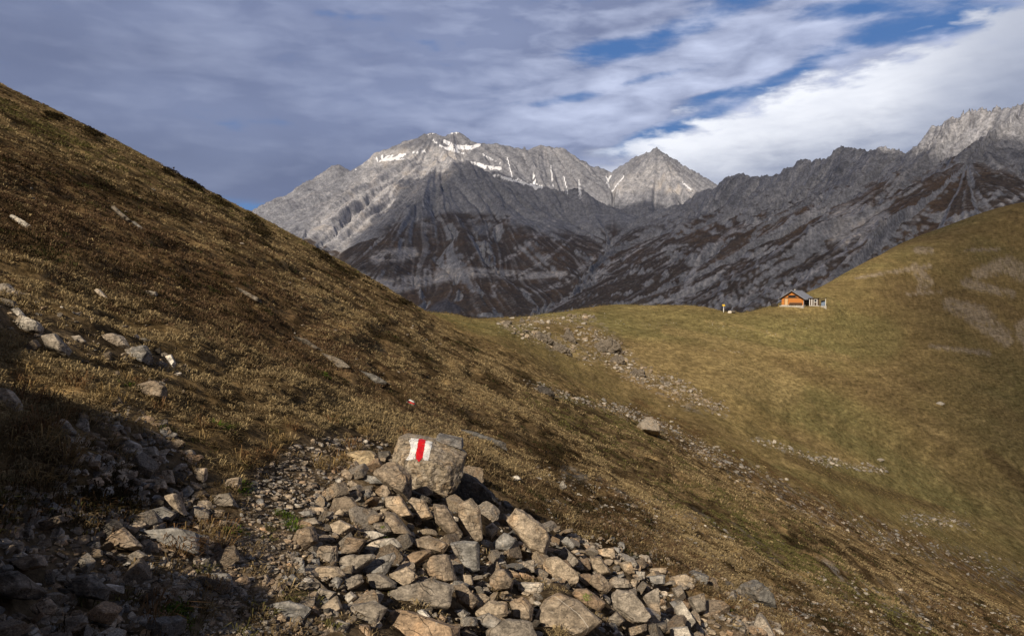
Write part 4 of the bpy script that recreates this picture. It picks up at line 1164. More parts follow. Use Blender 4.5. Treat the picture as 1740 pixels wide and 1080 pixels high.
 (VB, [(-20,780),(80,760),(190,860),(150,900),(-20,890)], 'd', 'broad dark slab at the left frame edge low down', G_BANK, {}),
 (VB, [(620,765),(730,768),(724,804),(620,804)], 'g', 'shaded flat stone below the diamond shaped one', G_BANK, {}),
 (VB, [(938,270),(1000,268),(988,344),(942,334)], 't', 'tan stone with a white cap at the foot of the grassy bank', G_BANK, {}),
 (VB, [(1048,332),(1170,313),(1164,374),(1050,374)], 'b', 'flat brown stone at the upper left edge of the path', G_BANK, dict(lean=.7)),
 (VB, [(1028,402),(1110,388),(1154,458),(1040,458)], 'g', 'grey wedge just below the flat brown stone at the path edge', G_BANK, {}),
 (VB, [(1138,657),(1200,643),(1234,680),(1170,688)], 't', 'rounded tan stone set in the path', G_BANK, dict(rough=.4)),
 (VB, [(1148,802),(1230,793),(1224,834),(1150,829)], 'g', 'flat grey stone set in the path', G_BANK, dict(lean=.7)),
 (VB, [(1243,792),(1290,778),(1304,820),(1260,834)], 't', 'small tan block on the path by the flat grey stone', G_BANK, {}),
 (VB, [(998,772),(1110,778),(1124,834),(1040,824)], 's', 'flat slate in the left edge of the path', G_BANK, dict(lean=.7)),
 # hillside above and beyond
 (V0_, [(240,490),(268,492),(262,509),(250,502)], 'l', 'pale triangular stone alone on the left hillside', G_SLOPE, {}),
 (V0_, [(160,489),(170,488),(184,503),(176,503)], 'w', 'small white stone on the left hillside above the bank', G_SLOPE, {}),
 (V0_, [(14,362),(24,360),(52,377),(48,383)], 'w', 'long pale stone high on the left hillside near the frame edge', G_SLOPE, {}),
 (V0_, [(112,360),(122,359),(150,372),(146,379)], 't', 'flat tan stone on the left hillside right of the long pale one', G_SLOPE, {}),
 (V0_, [(150,376),(160,376),(172,385),(164,388)], 'l', 'small pale stone just below the flat tan one on the left hillside', G_SLOPE, {}),
 (V0_, [(186,343),(196,343),(226,370),(220,374)], 'g', 'thin grey slab lying down the left hillside', G_SLOPE, {}),
 (V0_, [(222,370),(232,372),(262,396),(254,397)], 's', 'lower greenish slab in line with the thin grey slab', G_SLOPE, {}),
 (V0_, [(396,481),(408,484),(446,506),(440,511)], 'g', 'grey slab edge poking from the left hillside', G_SLOPE, {}),
 (V0_, [(497,564),(520,570),(550,590),(540,592)], 'g', 'upper grey slab of the broken stone strip on the hillside', G_SLOPE, {}),
 (V0_, [(540,590),(575,602),(600,620),(580,622)], 'g', 'middle slab of the broken stone strip on the hillside', G_SLOPE, {}),
 (V0_, [(600,618),(640,632),(664,646),(640,650)], 's', 'lowest slab of the broken stone strip on the hillside', G_SLOPE, {}),
 (V0_, [(778,722),(800,724),(860,745),(862,757),(810,742)], 's', 'long flat grey slab in the grass behind the painted boulder', G_SLOPE, dict(thick=.5)),
 (V0_, [(866,808),(880,805),(886,812),(874,816)], 'w', 'small white stone in the grass right of the painted boulder', G_SLOPE, {}),
 (V0_, [(950,822),(956,812),(964,824),(956,828)], 'l', 'tiny pale pointed stone on the slope right of the small white one', G_SLOPE, {}),
 (V0_, [(1083,722),(1098,708),(1112,712),(1121,728),(1121,738),(1086,735)], 'g', 'lone wedge shaped grey boulder out on the right slope', G_SLOPE, dict(thick=1.0, level=5)),
 (V0_, [(1588,684),(1596,680),(1606,684),(1600,688)], 'w', 'pale stone alone in the turf of the far slope', G_SLOPE, {}),
 (V0_, [(1488,779),(1496,776),(1504,780),(1496,783)], 'l', 'pale stone in the turf at the bottom of the hollow', G_SLOPE, {}),
 (V0_, [(1255,985),(1285,975),(1310,1000),(1318,1022),(1280,1012)], 's', 'dark grey slab on the gravelly slope right of the heap', G_SLOPE, {}),
]
for _k in TINT:
    _m = sum(TINT[_k]) / 3; TINT[_k] = tuple(.80 * q + .20 * _m for q in TINT[_k])
MOSSED = []
used_polys = []
hand_objs = []
_ft = [foot([(h[0][0] + x / h[0][2], h[0][1] + y / h[0][2]) for x, y in h[1]]) for h in HAND]
_fd = march(Hs, [q[0] for q in _ft], [q[1] for q in _ft], NEARD)
for i, (vw, pl, tk, lab, grp, op) in enumerate(HAND):
    poly = [(vw[0] + x / vw[2], vw[1] + y / vw[2]) for x, y in pl]
    rs = np.random.RandomState(100 + i)
    P, D, mpp = hand_points(poly, op.get('thick', .65), op.get('lean', .45), rs, float(_fd[i]))
    tint = op.get('tint') or TINT[tk]
    j = rs.uniform(.86, 1.14)
    tint = tuple(c * j * 1.12 for c in tint)
    if grp == G_SLOPE and op.get('level') != 5:
        P = P - np.array([0, 0, .20 * np.ptp(P[:, 2])]); tint = tuple(c * (.58 if tk in 'gs' else .74) for c in tint); op = dict(op, rough=2.2)
    nm = 'boulder' if op.get('level') == 5 else ('stone_slab' if ' slab' in lab else 'rock')
    mt = ROCKVEIN if op.get('vein') else None
    o = rock_obj(nm, P, 100 + i, tint, lab, grp, op.get('level', 4), mt, op.get('rough', .9), 26, 'boulder' if nm == 'boulder' else 'rock')
    used_polys.append(poly)
    hand_objs.append(o)
    if op.get('moss'): MOSSED.append((o, poly, i))

# ------------------------------------------------------------------ the painted boulder
def zpx(pts): return [(VZ[0] + x / VZ[2], VZ[1] + y / VZ[2]) for x, y in pts]
sil = zpx([(590,450),(735,200),(830,158),(1120,215),(1330,298),(1460,368),(1402,430),(1385,560),(1370,690),(1285,822),(1120,838),(930,812),(850,720),(760,620),(640,560)])
Db = float(march(Hs, [740], [843], NEARD)[0])
S_ = Db / FPX
vb = 845.0
def bp(x, y, d):      # close-up coordinates plus depth behind the foot of the block, metres
    u, v = VZ[0] + x / VZ[2], VZ[1] + y / VZ[2]
    return at(u, v, Db + d)
BP = [bp(735,200,.42), bp(830,158,.62), bp(1120,215,.66), bp(1330,298,.60), bp(1460,368,.40), bp(1402,440,.26), bp(1385,560,.20), bp(1370,690,.16), bp(1285,822,.14),
      bp(1120,838,.06), bp(930,812,.06), bp(850,720,.02), bp(770,600,.10), bp(655,470,.24),
      bp(780,440,.03), bp(960,470,-.01), bp(1130,480,.0), bp(1250,560,.03), bp(1200,780,.03), bp(960,740,-.02), bp(850,600,-.01), bp(1000,230,.34), bp(1100,260,.34),
      bp(820,300,.9), bp(1100,300,1.0), bp(1350,400,.8), bp(1200,800,.6), bp(950,770,.6), bp(760,560,.6)]
pb, fb, cb = rock_verts(BP, 6, 11, 20, 1.0)
_q = pb / .3
pb = pb + (pb / np.linalg.norm(pb, axis=1)[:, None]) * ((.030 * fbm3(_q * 2.1 + 3, 4, .6) - .030 * np.maximum(pn3(_q * 3.1 + 9) - .15, 0)) * sstep(-pb[:, 2], -.10, .08))[:, None]
bm_me = np_mesh('painted_boulder', pb, fb, ROCKB, smooth=False)
boulder = mesh_obj('painted_boulder', bm_me)
boulder.location = cb; boulder.color = (.285, .235, .170, 1)
tag(boulder, 'largest block of the heap, painted with a white, red and white trail mark', 'boulder')
bvh_b = BVHTree.FromPolygons([Vector(q) for q in (pb + cb)], [list(map(int, t)) for t in fb])

def paint_patch(name, outline, mat, bvh, parent, origin, off=.004, n=70, fray=1.2, seed=0, thr=.40):
    """coat of paint laid on the rock face inside an outline"""
    us = [p[0] for p in outline]; vs = [p[1] for p in outline]
    gu_, gv_ = np.meshgrid(np.linspace(min(us) - 1, max(us) + 1, n), np.linspace(min(vs) - 1, max(vs) + 1, n))
    ins = np.zeros(gu_.shape, bool); O = np.array(outline)
    wu = gu_ + fray * fbm2(gu_ / 3.0 + seed, gv_ / 3.0, 3); wv = gv_ + fray * fbm2(gu_ / 3.0, gv_ / 3.0 + seed + 5, 3)
    for a, b in zip(O, np.roll(O, -1, 0)):
        ins ^= ((a[1] > wv) != (b[1] > wv)) & (wu < (b[0] - a[0]) * (wv - a[1]) / (b[1] - a[1] + 1e-9) + a[0])
    ins &= ~((fbm2(gu_ / 2.2 + seed, gv_ / 1.3, 4, .65) > thr))
    verts, idx = [], {}
    eye = Vector((0, 0, EYE))
    faces = []
    def vert(i, j):
        if (i, j) in idx: return idx[(i, j)]
        d = Vector(at(gu_[i, j], gv_[i, j], 5.0)) - eye; d.normalize()
        h = bvh.ray_cast(eye, d)
        if h[0] is None: return None
        idx[(i, j)] = len(verts); verts.append(np.array(h[0] + h[1] * off)); return idx[(i, j)]
    for i in range(n - 1):
        for j in range(n - 1):
            if ins[i, j] and ins[i + 1, j] and ins[i, j + 1] and ins[i + 1, j + 1]:
                q = [vert(i, j), vert(i, j + 1), vert(i + 1, j + 1), vert(i + 1, j)]
                if None not in q: faces.append(q[::-1])
    V = np.array(verts) - origin
    me = np_mesh(name, V, np.array(faces), mat)
    o = mesh_obj(name, me, parent)
    return o
def paint_mat(name, c):
    m, T, B = new_mat(name)
    p = T.node('ShaderNodeTexCoord').outputs['Object']
    n_ = T.noise(p, 40, 5, .65)
    T.put(B.inputs['Base Color'], T.mix(T.ramp(n_, .28, .6), tuple(x * .72 for x in c), c))
    B.inputs['Roughness'].default_value = .55
    bp_ = T.node('ShaderNodeBump'); bp_.inputs['Strength'].default_value = .5; bp_.inputs['Distance'].default_value = .006
    T.put(bp_.inputs['Height'], T.noise(p, 60, 5, .7)); T.put(B.inputs['Normal'], bp_.outputs[0])
    return m
PW, PR = paint_mat('white_paint', (.80, .80, .78)), paint_mat('red_paint', (.62, .012, .018))
oW1 = zpx([(838,245),(862,212),(945,218),(930,290),(922,350),(905,395),(912,432),(865,448),(800,445),(835,400),(850,350),(856,300)])
oR = zpx([(942,220),(1016,232),(1008,300),(992,380),(986,420),(944,466),(908,434),(914,360),(930,290)])
oW2 = zpx([(1014,238),(1086,250),(1070,330),(1052,420),(1042,452),(990,450),(985,400),(1004,310)])
w1 = paint_patch('paint_stripe', oW1, PW, bvh_b, boulder, cb, seed=1); w1['label'] = 'left white stripe'
r1 = paint_patch('paint_stripe', oR, PR, bvh_b, boulder, cb, seed=2, off=.005); r1['label'] = 'red middle stripe'
w2 = paint_patch('paint_stripe', oW2, PW, bvh_b, boulder, cb, seed=3); w2['label'] = 'right white stripe'

# the flat stone lying on top of it
def top_hit(x, y, dd):
    u, v = VZ[0] + x / VZ[2], VZ[1] + y / VZ[2]
    e = Vector((0, 0, EYE)); d = (Vector(at(u, v, 5.0)) - e).normalized()
    h = bvh_b.ray_cast(e, d)
    return (h[0].y if h[0] is not None else Db + dd)
yd = top_hit(1250, 300, .4)
FP = []
for (x, y), dd in zip([(1115,243),(1135,182),(1390,236),(1394,314),(1250,285)], [0, .10, .12, .02, 0]):
    u, v = VZ[0] + x / VZ[2], VZ[1] + y / VZ[2]
    FP.append(at(u, v, yd + dd)); FP.append(at(u, v, yd + dd) + np.array([0.01, .13, .0]))
rock_obj('stone_slab', FP, 61, (.20, .19, .175), 'small flat grey slab lying on top of the painted boulder', None, 5, None, .5, 40)

# second painted stone farther up the path
P2, D2, m2 = hand_points([(687, 689), (690, 681), (697, 678), (706, 684), (708, 692)], .6, .5, np.random.RandomState(9))
p2, f2, c2 = rock_verts(P2, 4, 42, 26, .4)
st2 = mesh_obj('painted_stone', np_mesh('painted_stone', p2, f2, ROCK)); st2.location = c2; st2.color = (.2, .18, .15, 1)
tag(st2, 'small stone with a red and white paint mark on the hillside behind the heap', 'stone')
bv2 = BVHTree.FromPolygons([Vector(q) for q in (p2 + c2)], [list(map(int, t)) for t in f2])
for nm_, ol, mt_, lb in (('a', [(692, 679.5), (697, 677.8), (706, 682), (704, 684.5)], PW, 'upper white stripe'), ('b', [(691, 683), (693, 680), (705, 685.5), (704, 688)], PR, 'red stripe'),
                     ('c', [(690, 687), (691, 684), (704, 689), (702, 691)], PW, 'lower white stripe')):
    q_ = paint_patch('paint_stripe', ol, mt_, bv2, st2, c2, off=.008, n=14, fray=.1, thr=9); q_['label'] = lb

# lichen cushions
lm, T, B = new_mat('moss'); T.put(B.inputs['Base Color'], T.mix(T.noise(T.node('ShaderNodeTexCoord').outputs['Object'], 60, 4), (.10, .13, .03), (.20, .24, .06)))
for o, poly, i in MOSSED:
    me = o.data
    V = np.array([v.co[:] for v in me.vertices]) + np.array(o.location)
    bv = BVHTree.FromPolygons([Vector(q) for q in V], [list(p.vertices) for p in me.polygons])
    O = np.array(poly); c_ = O.mean(0); r_ = np.ptp(O, 0).min() * .2
    out = [(c_[0] + r_ * 1.1 * math.cos(t), c_[1] - r_ * .3 + r_ * .8 * math.sin(t)) for t in np.linspace(0, 6.28, 12, endpoint=False)]
    q_ = paint_patch('moss_patch', out, lm, bv, o, np.array(o.location), off=.005, n=40, fray=9, seed=i, thr=.15)

# ------------------------------------------------------------------ loose stones: prototypes
rs = np.random.RandomState(5)
PROT = []
for k in range(16):
    ex = np.array([1, rs.uniform(.5, .9)]); th_ = rs.uniform(.10, .42)
    na_ = rs.randint(4, 7); an = np.sort(np.linspace(0, 6.283, na_, endpoint=False) + rs.uniform(-.35, .35, na_))
    ring = np.stack([np.cos(an), np.sin(an)], -1) * ex * rs.uniform(.8, 1.15, (na_, 1))
    tl_ = rs.uniform(-.3, .3, 2)
    P = np.concatenate([np.column_stack([ring * rs.uniform(.75, 1, (na_, 1)), th_ * (1 + ring @ tl_)]), np.column_stack([ring * rs.uniform(.8, 1.1, (na_, 1)) + rs.uniform(-.15, .15, 2), -th_ * (1 + .3 * rs.rand(na_))])])
    PROT.append(P)
PROTV = {}
def prot(k, level):
    if (k, level) not in PROTV:
        p, f, c = rock_verts(PROT[k] * .5, level, 300 + k, 24, 1.0)
        PROTV[(k, level)] = (p, f)
    return PROTV[(k, level)]
prot_me = []
for k in range(16):
    p, f = prot(k, 4)
    prot_me.append(np_mesh('rock', p, f, ROCK, smooth=False))

def in_poly(u, v, O):
    ins = False
    for a, b in zip(O, O[1:] + O[:1]):
        if (a[1] > v) != (b[1] > v) and u < (b[0] - a[0]) * (v - a[1]) / (b[1] - a[1] + 1e-9) + a[0]: ins = not ins
    return ins

HEAP = [(470, 1090), (455, 1010), (500, 930), (520, 860), (575, 800), (660, 775), (800, 800), (850, 850), (905, 880), (1010, 915), (1110, 960), (1210, 985), (1290, 1030), (1330, 1090)]
SCREE = [(110, 730), (200, 690), (270, 720), (340, 800), (360, 860), (440, 930), (430, 1000), (350, 1040), (300, 1090), (-10, 1090), (-10, 840), (90, 850)]
BANK = [(0, 470), (110, 520), (230, 560), (320, 610), (340, 680), (250, 650), (120, 620), (0, 570)]
def sample_in(poly, n, rs, vlo=None):
    us = [p[0] for p in poly]; vs = [p[1] for p in poly]; out = []
    while len(out) < n:
        u, v = rs.uniform(min(us), max(us)), rs.uniform(min(vs), max(vs))
        if in_poly(u, v, poly): out.append((u, v))
    return out
TL = list('ggbbttosdlgbt')
def rand_tint(rs):
    c = np.array(TINT[TL[rs.randint(len(TL))]]); return c * rs.uniform(.78, 1.38)
def rand_rot(rs, tilt=1.0):
    return Matrix.Rotation(rs.uniform(0, 6.28), 3, 'Z') @ Matrix.Rotation(rs.normal() * .5 * tilt, 3, 'X') @ Matrix.Rotation(rs.normal() * .5 * tilt, 3, 'Y')

def scatter_rocks(poly, n, px_lo, px_hi, rs, label, group, sep=.46, avoid=True, lift=.12):
    made = 0; placed = []
    cand = [(u, v, px_lo * (px_hi / px_lo) ** (rs.rand() ** 1.7)) for u, v in sample_in(poly, n * 12, rs)]
    cd = march(Hs, [c[0] for c in cand], [c[1] + c[2] * .2 for c in cand], NEARD)
    for (u, v, s), D in zip(cand, cd):
        if made >= n: break
        if np.isnan(D): continue
        if any((u - a) ** 2 + ((v - b) * 1.4) ** 2 < (sep * (s + c)) ** 2 * .5 for a, b, c in placed): continue
        if avoid and any(in_poly(u, v, P) for P in used_polys): continue
        size = s * D / FPX
        o = bpy.data.objects.new('rock', prot_me[rs.randint(16)]); link(o)
        p = at(u, v + s * .2, D)
        o.matrix_world = Matrix.Translation((p[0], p[1], p[2] + size * lift)) @ rand_rot(rs).to_4x4() @ Matrix.Scale(size, 4)
        o.color = (*rand_tint(rs), 1)
        tag(o, label, 'rock', group)
        placed.append((u, v, s)); made += 1
    return made
nh = len(HAND)
scatter_rocks(HEAP, 120, 26, 80, np.random.RandomState(21), 'one of the nameless loose stones filling the rubble heap below the painted boulder', 'loose filling stones of the rubble heap')
scatter_rocks(SCREE, 48, 26, 70, np.random.RandomState(22), 'one of the nameless shaded stones of the scree left of the path', 'loose stones of the shaded scree')
scatter_rocks(BANK, 18, 14, 34, np.random.RandomState(23), 'one of the nameless grey stones along the grassy bank on the left', 'loose stones of the left bank')

# ------------------------------------------------------------------ rubble and gravel too many to count
def stuff_rocks(name, label, items, level, cat):
    """items: (x, y, z, size, tint, rot 3x3)"""
    VV, FF, CC = [], [], []; off = 0
    for i, (x, y, z, s, tint, R) in enumerate(items):
        p, f = prot(i % 16, level)
        VV.append((p * s) @ R.T + (x, y, z)); FF.append(f + off); off += len(p)
        CC.append(np.tile(tint, (len(p), 1)))
    o = mesh_obj(name, np_mesh(name, np.concatenate(VV), np.concatenate(FF), ROCKV, np.concatenate(CC), smooth=False))
    tag(o, label, cat, kind='stuff')
    return o
def items_from_px(poly, n, lo, hi, rs, power=1.6, lift=.1, avoid=True, tl=None, flat=1.0, H=Hd):
    pts = sample_in(poly, n, rs)
    u = np.array([p[0] for p in pts]); v = np.array([p[1] for p in pts])
    D = march(Hs, u, v, NEARD)
    ok = ~np.isnan(D); u, v, D = u[ok], v[ok], D[ok]; n = len(u)
    out = []
    P = at(u, v, D)
    zz = H(P[:, 0], P[:, 1])
    for i in range(n):
        if np.isnan(D[i]): continue
        if avoid and any(in_poly(u[i], v[i], q) for q in used_polys): continue
        s = (lo * (hi / lo) ** (rs.rand() ** power)) * D[i] / FPX
        c = np.array(TINT[tl[rs.randint(len(tl))]]) * rs.uniform(.7, 1.25) if tl else rand_tint(rs)
        out.append((P[i, 0], P[i, 1], zz[i] + s * lift, s, c, np.array(rand_rot(rs, .8 if flat == 1 else .25))))
    return out
r_ = np.random.RandomState(31)
it = items_from_px(HEAP, 1000, 20, 44, r_, 1.0, -.12) + items_from_px(HEAP, 3600, 4, 22, r_, 1.4, .22) 
stuff_rocks('rubble', 'small broken stones filling the gaps of the heap', it, 3, 'rubble')
it = items_from_px(SCREE, 1100, 18, 48, r_, 1.1, -.1) + items_from_px(SCREE, 1200, 6, 22, r_, 1.3) + items_from_px(BANK, 260, 5, 18, r_)
stuff_rocks('scree', 'small shaded scree stones left of the path', it, 3, 'scree')
PATHP = [(330, 1100), (390, 960), (410, 860), (440, 800), (500, 760), (620, 740), (660, 760), (560, 820), (530, 880), (500, 960), (470, 1090)]
it = items_from_px(PATHP, 2600, 4, 19, r_, 1.8, .05, flat=0)
stuff_rocks('gravel', 'flat pebbles trodden into the path', it, 2, 'gravel')
RIGHT = [(870, 850), (1000, 830), (1200, 930), (1400, 980), (1600, 1010), (1740, 1050), (1740, 1090), (1290, 1090), (1240, 1000), (1100, 950), (950, 890)]
it = items_from_px(RIGHT, 1500, 3, 13, r_, 1.8, .05, tl=list('gsslgtlb'), flat=0)
RIGHT3 = [(1180, 960), (1330, 1000), (1480, 1050), (1560, 1090), (1250, 1090)]
it += items_from_px(RIGHT3, 700, 6, 24, r_, 1.9, -.05, tl=list('gsslgtbt'))
RIGHT2 = [(1060, 850), (1160, 900), (1300, 985), (1420, 1090), (1200, 1090), (1000, 920)]
it += items_from_px(RIGHT2, 1300, 4, 16, r_, 1.8, .05, tl=list('gsslgtbb'), flat=0)
it += items_from_px([(790, 735), (900, 780), (1080, 840), (1240, 900), (1250, 930), (1080, 880), (900, 815), (800, 770)], 700, 3, 11, r_, 1.8, .05, tl=list('gsslgb'), flat=0)
stuff_rocks('slope_gravel', 'loose chips strewn over the slope right of the heap', it, 2, 'gravel')
it = items_from_px([(0, 200), (200, 290), (640, 500), (740, 560), (900, 700), (760, 740), (640, 700), (300, 620), (0, 480)], 420, 2.5, 10, r_, 2.2, .12, tl=list('gglstb'), flat=0)
stuff_rocks('hillside_chips', 'small stones in the grass of the near hillside', it, 2, 'stones')
# mid distance: stony strip, white stones of the meadow, crag rubble
def band_items(segs, n, lo, hi, rs, tl, lift=.1):
    out = []
    for _ in range(n):
        s = segs[rs.randint(len(segs))]; t = rs.rand()
        u = s[0][0] + (s[1][0] - s[0][0]) * t + rs.normal() * s[2]; v = s[0][1] + (s[1][1] - s[0][1]) * t + rs.normal() * s[2] * .55
        out.append((u, v))
    u = np.array([p[0] for p in out]); v = np.array([p[1] for p in out])
    D = march(Hs, u, v, NEARD); ok = ~np.isnan(D); u, v, D = u[ok], v[ok], D[ok]; n = len(u); P = at(u, v, D); zz = Hd(P[:, 0], P[:, 1], np.full(len(u), .4)); r = []
    for i in range(n):
        if np.isnan(D[i]) or D[i] > 260: continue
        s = lo * (hi / lo) ** (rs.rand() ** 2.6) * D[i] / FPX
        r.append((P[i, 0], P[i, 1], zz[i] + s * lift, s, np.array(TINT[tl[rs.randint(len(tl))]]) * rs.uniform(.75, 1.2), np.array(rand_rot(rs, .6))))
    return r
it = band_items([((850, 548), (950, 590), 9), ((880, 548), (1000, 540), 8), ((900, 560), (1010, 610), 12), ((980, 560), (1060, 600), 12), ((1020, 600), (1100, 650), 12),
                 ((1080, 630), (1170, 680), 12), ((1130, 640), (1230, 700), 9)], 2000, 2.2, 14, r_, list('gtgtlbgl'), .06)
stuff_rocks('crag_rubble', 'broken pale rock of the crag on the saddle', it, 2, 'rubble')
it = band_items([((1090, 548), (1140, 552), 9), ((1190, 548), (1250, 556), 9), ((1205, 560), (1260, 575), 10), ((1280, 560), (1330, 570), 12), ((1330, 545), (1380, 555), 16),
                 ((1240, 595), (1262, 600), 2), ((1100, 550), (1420, 600), 30), ((1000, 530), (1100, 560), 12)], 420, 1.0, 3.0, r_, list('wllt'))
stuff_rocks('meadow_stones', 'small white stones dotted over the saddle meadow', it, 1, 'stones')
it = band_items([((900, 650), (985, 680), 6), ((985, 680), (1080, 700), 6), ((1040, 690), (1140, 730), 9), ((1120, 715), (1200, 770), 10), ((1180, 760), (1260, 800), 12), ((1260, 800), (1400, 880), 20),
                 ((1340, 860), (1540, 930), 22), ((1500, 900), (1740, 985), 22), ((1280, 745), (1420, 790), 6), ((1380, 780), (1500, 800), 7), ((1540, 880), (1640, 890), 12)], 2200, 2, 12, r_, list('sgglst'), .08)
stuff_rocks('gully_stones', 'grey stones along the broken strip below the near slope', it, 2, 'stones')

# outcrops of the crag
def outcrop(pts_px, label, seed, tint=(.36, .31, .25)):
    pts_px = [(u, v + 1.5) for u, v in pts_px]
    P, D, mpp = hand_points(pts_px, .9, .9, np.random.RandomState(seed))
    h = np.ptp(P[:, 2]); P[:, 2] -= h * .22
    rock_obj('rocky_outcrop', P, seed, tint, label, 'outcrops of the crag on the saddle', 5, ROCKFAR, 3.6, 9, 'outcrop')
outcrop([(1008, 594), (1013, 578), (1030, 571), (1048, 575), (1056, 590), (1040, 598)], 'biggest rounded grey outcrop in the middle of the crag', 71)
outcrop([(1036, 608), (1043, 597), (1058, 602), (1062, 614), (1050, 617)], 'outcrop just below the biggest one', 72)
outcrop([(905, 572), (912, 560), (932, 567), (942, 577), (928, 580)], 'outcrop at the left end of the crag', 73)
outcrop([(938, 588), (945, 576), (964, 584), (970, 598), (950, 597)], 'grey slab outcrop between the left end and the biggest one', 74)
outcrop([(957, 564), (964, 555), (972, 562), (982, 580), (968, 577)], 'slanting pinkish outcrop above the grey slab outcrop', 75)
outcrop([(850, 548), (862, 542), (870, 543), (867, 549)], 'low outcrop on the skyline of the saddle at the far left', 76)
outcrop([(881, 544), (886, 536), (891, 540), (891, 547)], 'small pointed outcrop on the skyline of the saddle', 77)
outcrop([(1070, 630), (1078, 619), (1094, 627), (1097, 637), (1080, 639)], 'lowest grey outcrop at the right end of the crag', 78)
outcrop([(904, 662), (915, 651), (932, 656), (944, 666), (920, 668)], 'dark grey outcrop at the crest of the near slope', 79, (.19, .17, .15))
# ------------------------------------------------------------------ dry grass and dwarf shrubs
rg = np.random.RandomState(77)
nA_ = len(angf)
def pick(n, rlo, rhi, accept):
    i0, i1 = np.searchsorted(RAD, [rlo, rhi])
    i = rg.uniform(i0, i1 - 1, n); j = rg.uniform(0, nA_ - 1.01, n)
    a = i.astype(int); b = j.astype(int); p, q = i - a, j - b
    def lerp(A): return (A[a, b] * (1 - q) + A[a, b + 1] * q) * (1 - p) + (A[a + 1, b] * (1 - q) + A[a + 1, b + 1] * q) * p
    x, y, z = lerp(gx), lerp(gy), lerp(gz)
    keep = rg.rand(n) < accept(a, b)
    vis = (lerp(gv) < 1180)
    k = keep & vis
    return x[k], y[k], z[k], a[k], b[k]

gmat, T, B = new_mat('dry_grass')
att = T.node('ShaderNodeAttribute', attribute_name='Col')
T.n.remove(B)
dn = T.node('ShaderNodeBsdfDiffuse'); tn = T.node('ShaderNodeBsdfTranslucent'); mxs = T.node('ShaderNodeMixShader')
T.put(dn.inputs[0], att.outputs['Color']); T.put(tn.inputs[0], att.outputs['Color']); mxs.inputs[0].default_value = .25
T.l.new(dn.outputs[0], mxs.inputs[1]); T.l.new(tn.outputs[0], mxs.inputs[2])
T.l.new(mxs.outputs[0], [n for n in T.n if n.type == 'OUTPUT_MATERIAL'][0].inputs[0])

def blades(name, label, cat, x, y, z, nb, length, rad, colr, upright, wmin=.0028, dome=0.0, lay=.55):
    """nb blades for every tuft; arrays are per tuft"""
    n = len(x)
    r = np.hypot(x, y)
    rep = lambda A: np.repeat(A, nb, axis=0)
    N = n * nb
    X_, Y_, Z_, Rr = rep(x), rep(y), rep(z), rep(r)
    th = rg.uniform(0, 2 * np.pi, N); rr = np.sqrt(rg.rand(N)) * rep(rad)
    ox, oy = rr * np.cos(th), rr * np.sin(th)
    L = rep(length) * rg.uniform(.55, 1.25, N)
    # the hillside falls to +x: blades are combed that way
    dxn = np.cos(th) * .7 + lay + rg.normal(size=N) * .35
    dyn = np.sin(th) * .7 - .1 + rg.normal(size=N) * .35
    up = rep(upright) * rg.uniform(.7, 1.2, N)
    d1 = np.stack([dxn * .45, dyn * .45, up], -1); d1 /= np.linalg.norm(d1, axis=1)[:, None]
    d2 = np.stack([dxn, dyn, up * .25 - .35], -1); d2 /= np.linalg.norm(d2, axis=1)[:, None]
    b0 = np.stack([X_ + ox, Y_ + oy, Z_ - .515 * ox - .01 + dome * (rep(rad) - rr)], -1)
    m = b0 + d1 * (L * .55)[:, None]; t = m + d2 * (L * .5)[:, None]
    w = np.maximum(wmin, Rr * .00062) * rg.uniform(.7, 1.4, N)
    ph = rg.uniform(0, np.pi, N)
    sd = np.stack([np.cos(ph), np.sin(ph), 0 * ph], -1) * w[:, None]
    V = np.stack([b0, m - sd, m + sd, t], 1).reshape(-1, 3)
    k = np.arange(N)[:, None] * 4
    F = np.concatenate([k + [[0, 2, 1]], k + [[1, 2, 3]]]).astype(np.int32)
    cc = rep(colr) * rg.uniform(.50, 1.25, N)[:, None]
    cc = np.repeat(cc, 4, axis=0)
    o = mesh_obj(name, np_mesh(name, V, F, gmat, cc, smooth=False))
    tag(o, label, cat, kind='stuff')
    return N

def tuft_cols(a, b, mode='grass'):
    n = len(a)
    t1 = nz1[a, b]; t3 = nz3[a, b]; q = rg.rand(n)
    c = np.zeros((n, 3)) + C(.370, .285, .155)
    c[t1 + .5 * (q - .5) < -.02] = C(.215, .160, .088)
    c[(t1 + .6 * (q - .5)) < -.28] = C(.085, .060, .030)
    g_ = (-t3 + .5 * (q - .5)) > .25
    c[g_] = C(.150, .138, .052)
    c[(t3 + .5 * (q - .5)) > .33] = C(.170, .112, .066)
    c[q > .97] = C(.46, .36, .19)
    return c
grassy = lambda k: (lambda a, b: np.clip(1 - .85 * np.maximum(soil_m, stony)[a, b], 0, 1) * (1 - farw[a, b]) * np.clip(.55 + 1.1 * nz1[a, b] + .5 * nz2[a, b] + .6 * nterr[a, b], .08, 1) * k)
# near tussocks, fine blades
x, y, z, a, b = pick(20000, 2.0, 9, grassy(1.0))
n = len(x)
blades('grass', 'dry brown and straw coloured mountain grass', 'grass', x, y, z, 26, rg.uniform(.035, .095, n), rg.uniform(.02, .06, n), tuft_cols(a, b), np.full(n, .9))
x, y, z, a, b = pick(44000, 8.5, 26, grassy(1.0))
n = len(x)
blades('hillside_grass', 'dry grass of the hillside around and behind the heap', 'grass', x, y, z, 13, rg.uniform(.05, .12, n), rg.uniform(.03, .11, n), tuft_cols(a, b), np.full(n, .9))
x, y, z, a, b = pick(26000, 25, 75, grassy(1.0))
n = len(x)
blades('far_grass', 'dry grass tussocks towards the skyline of the near hillside', 'grass', x, y, z, 9, rg.uniform(.08, .2, n), rg.uniform(.06, .22, n), tuft_cols(a, b), np.full(n, .8))
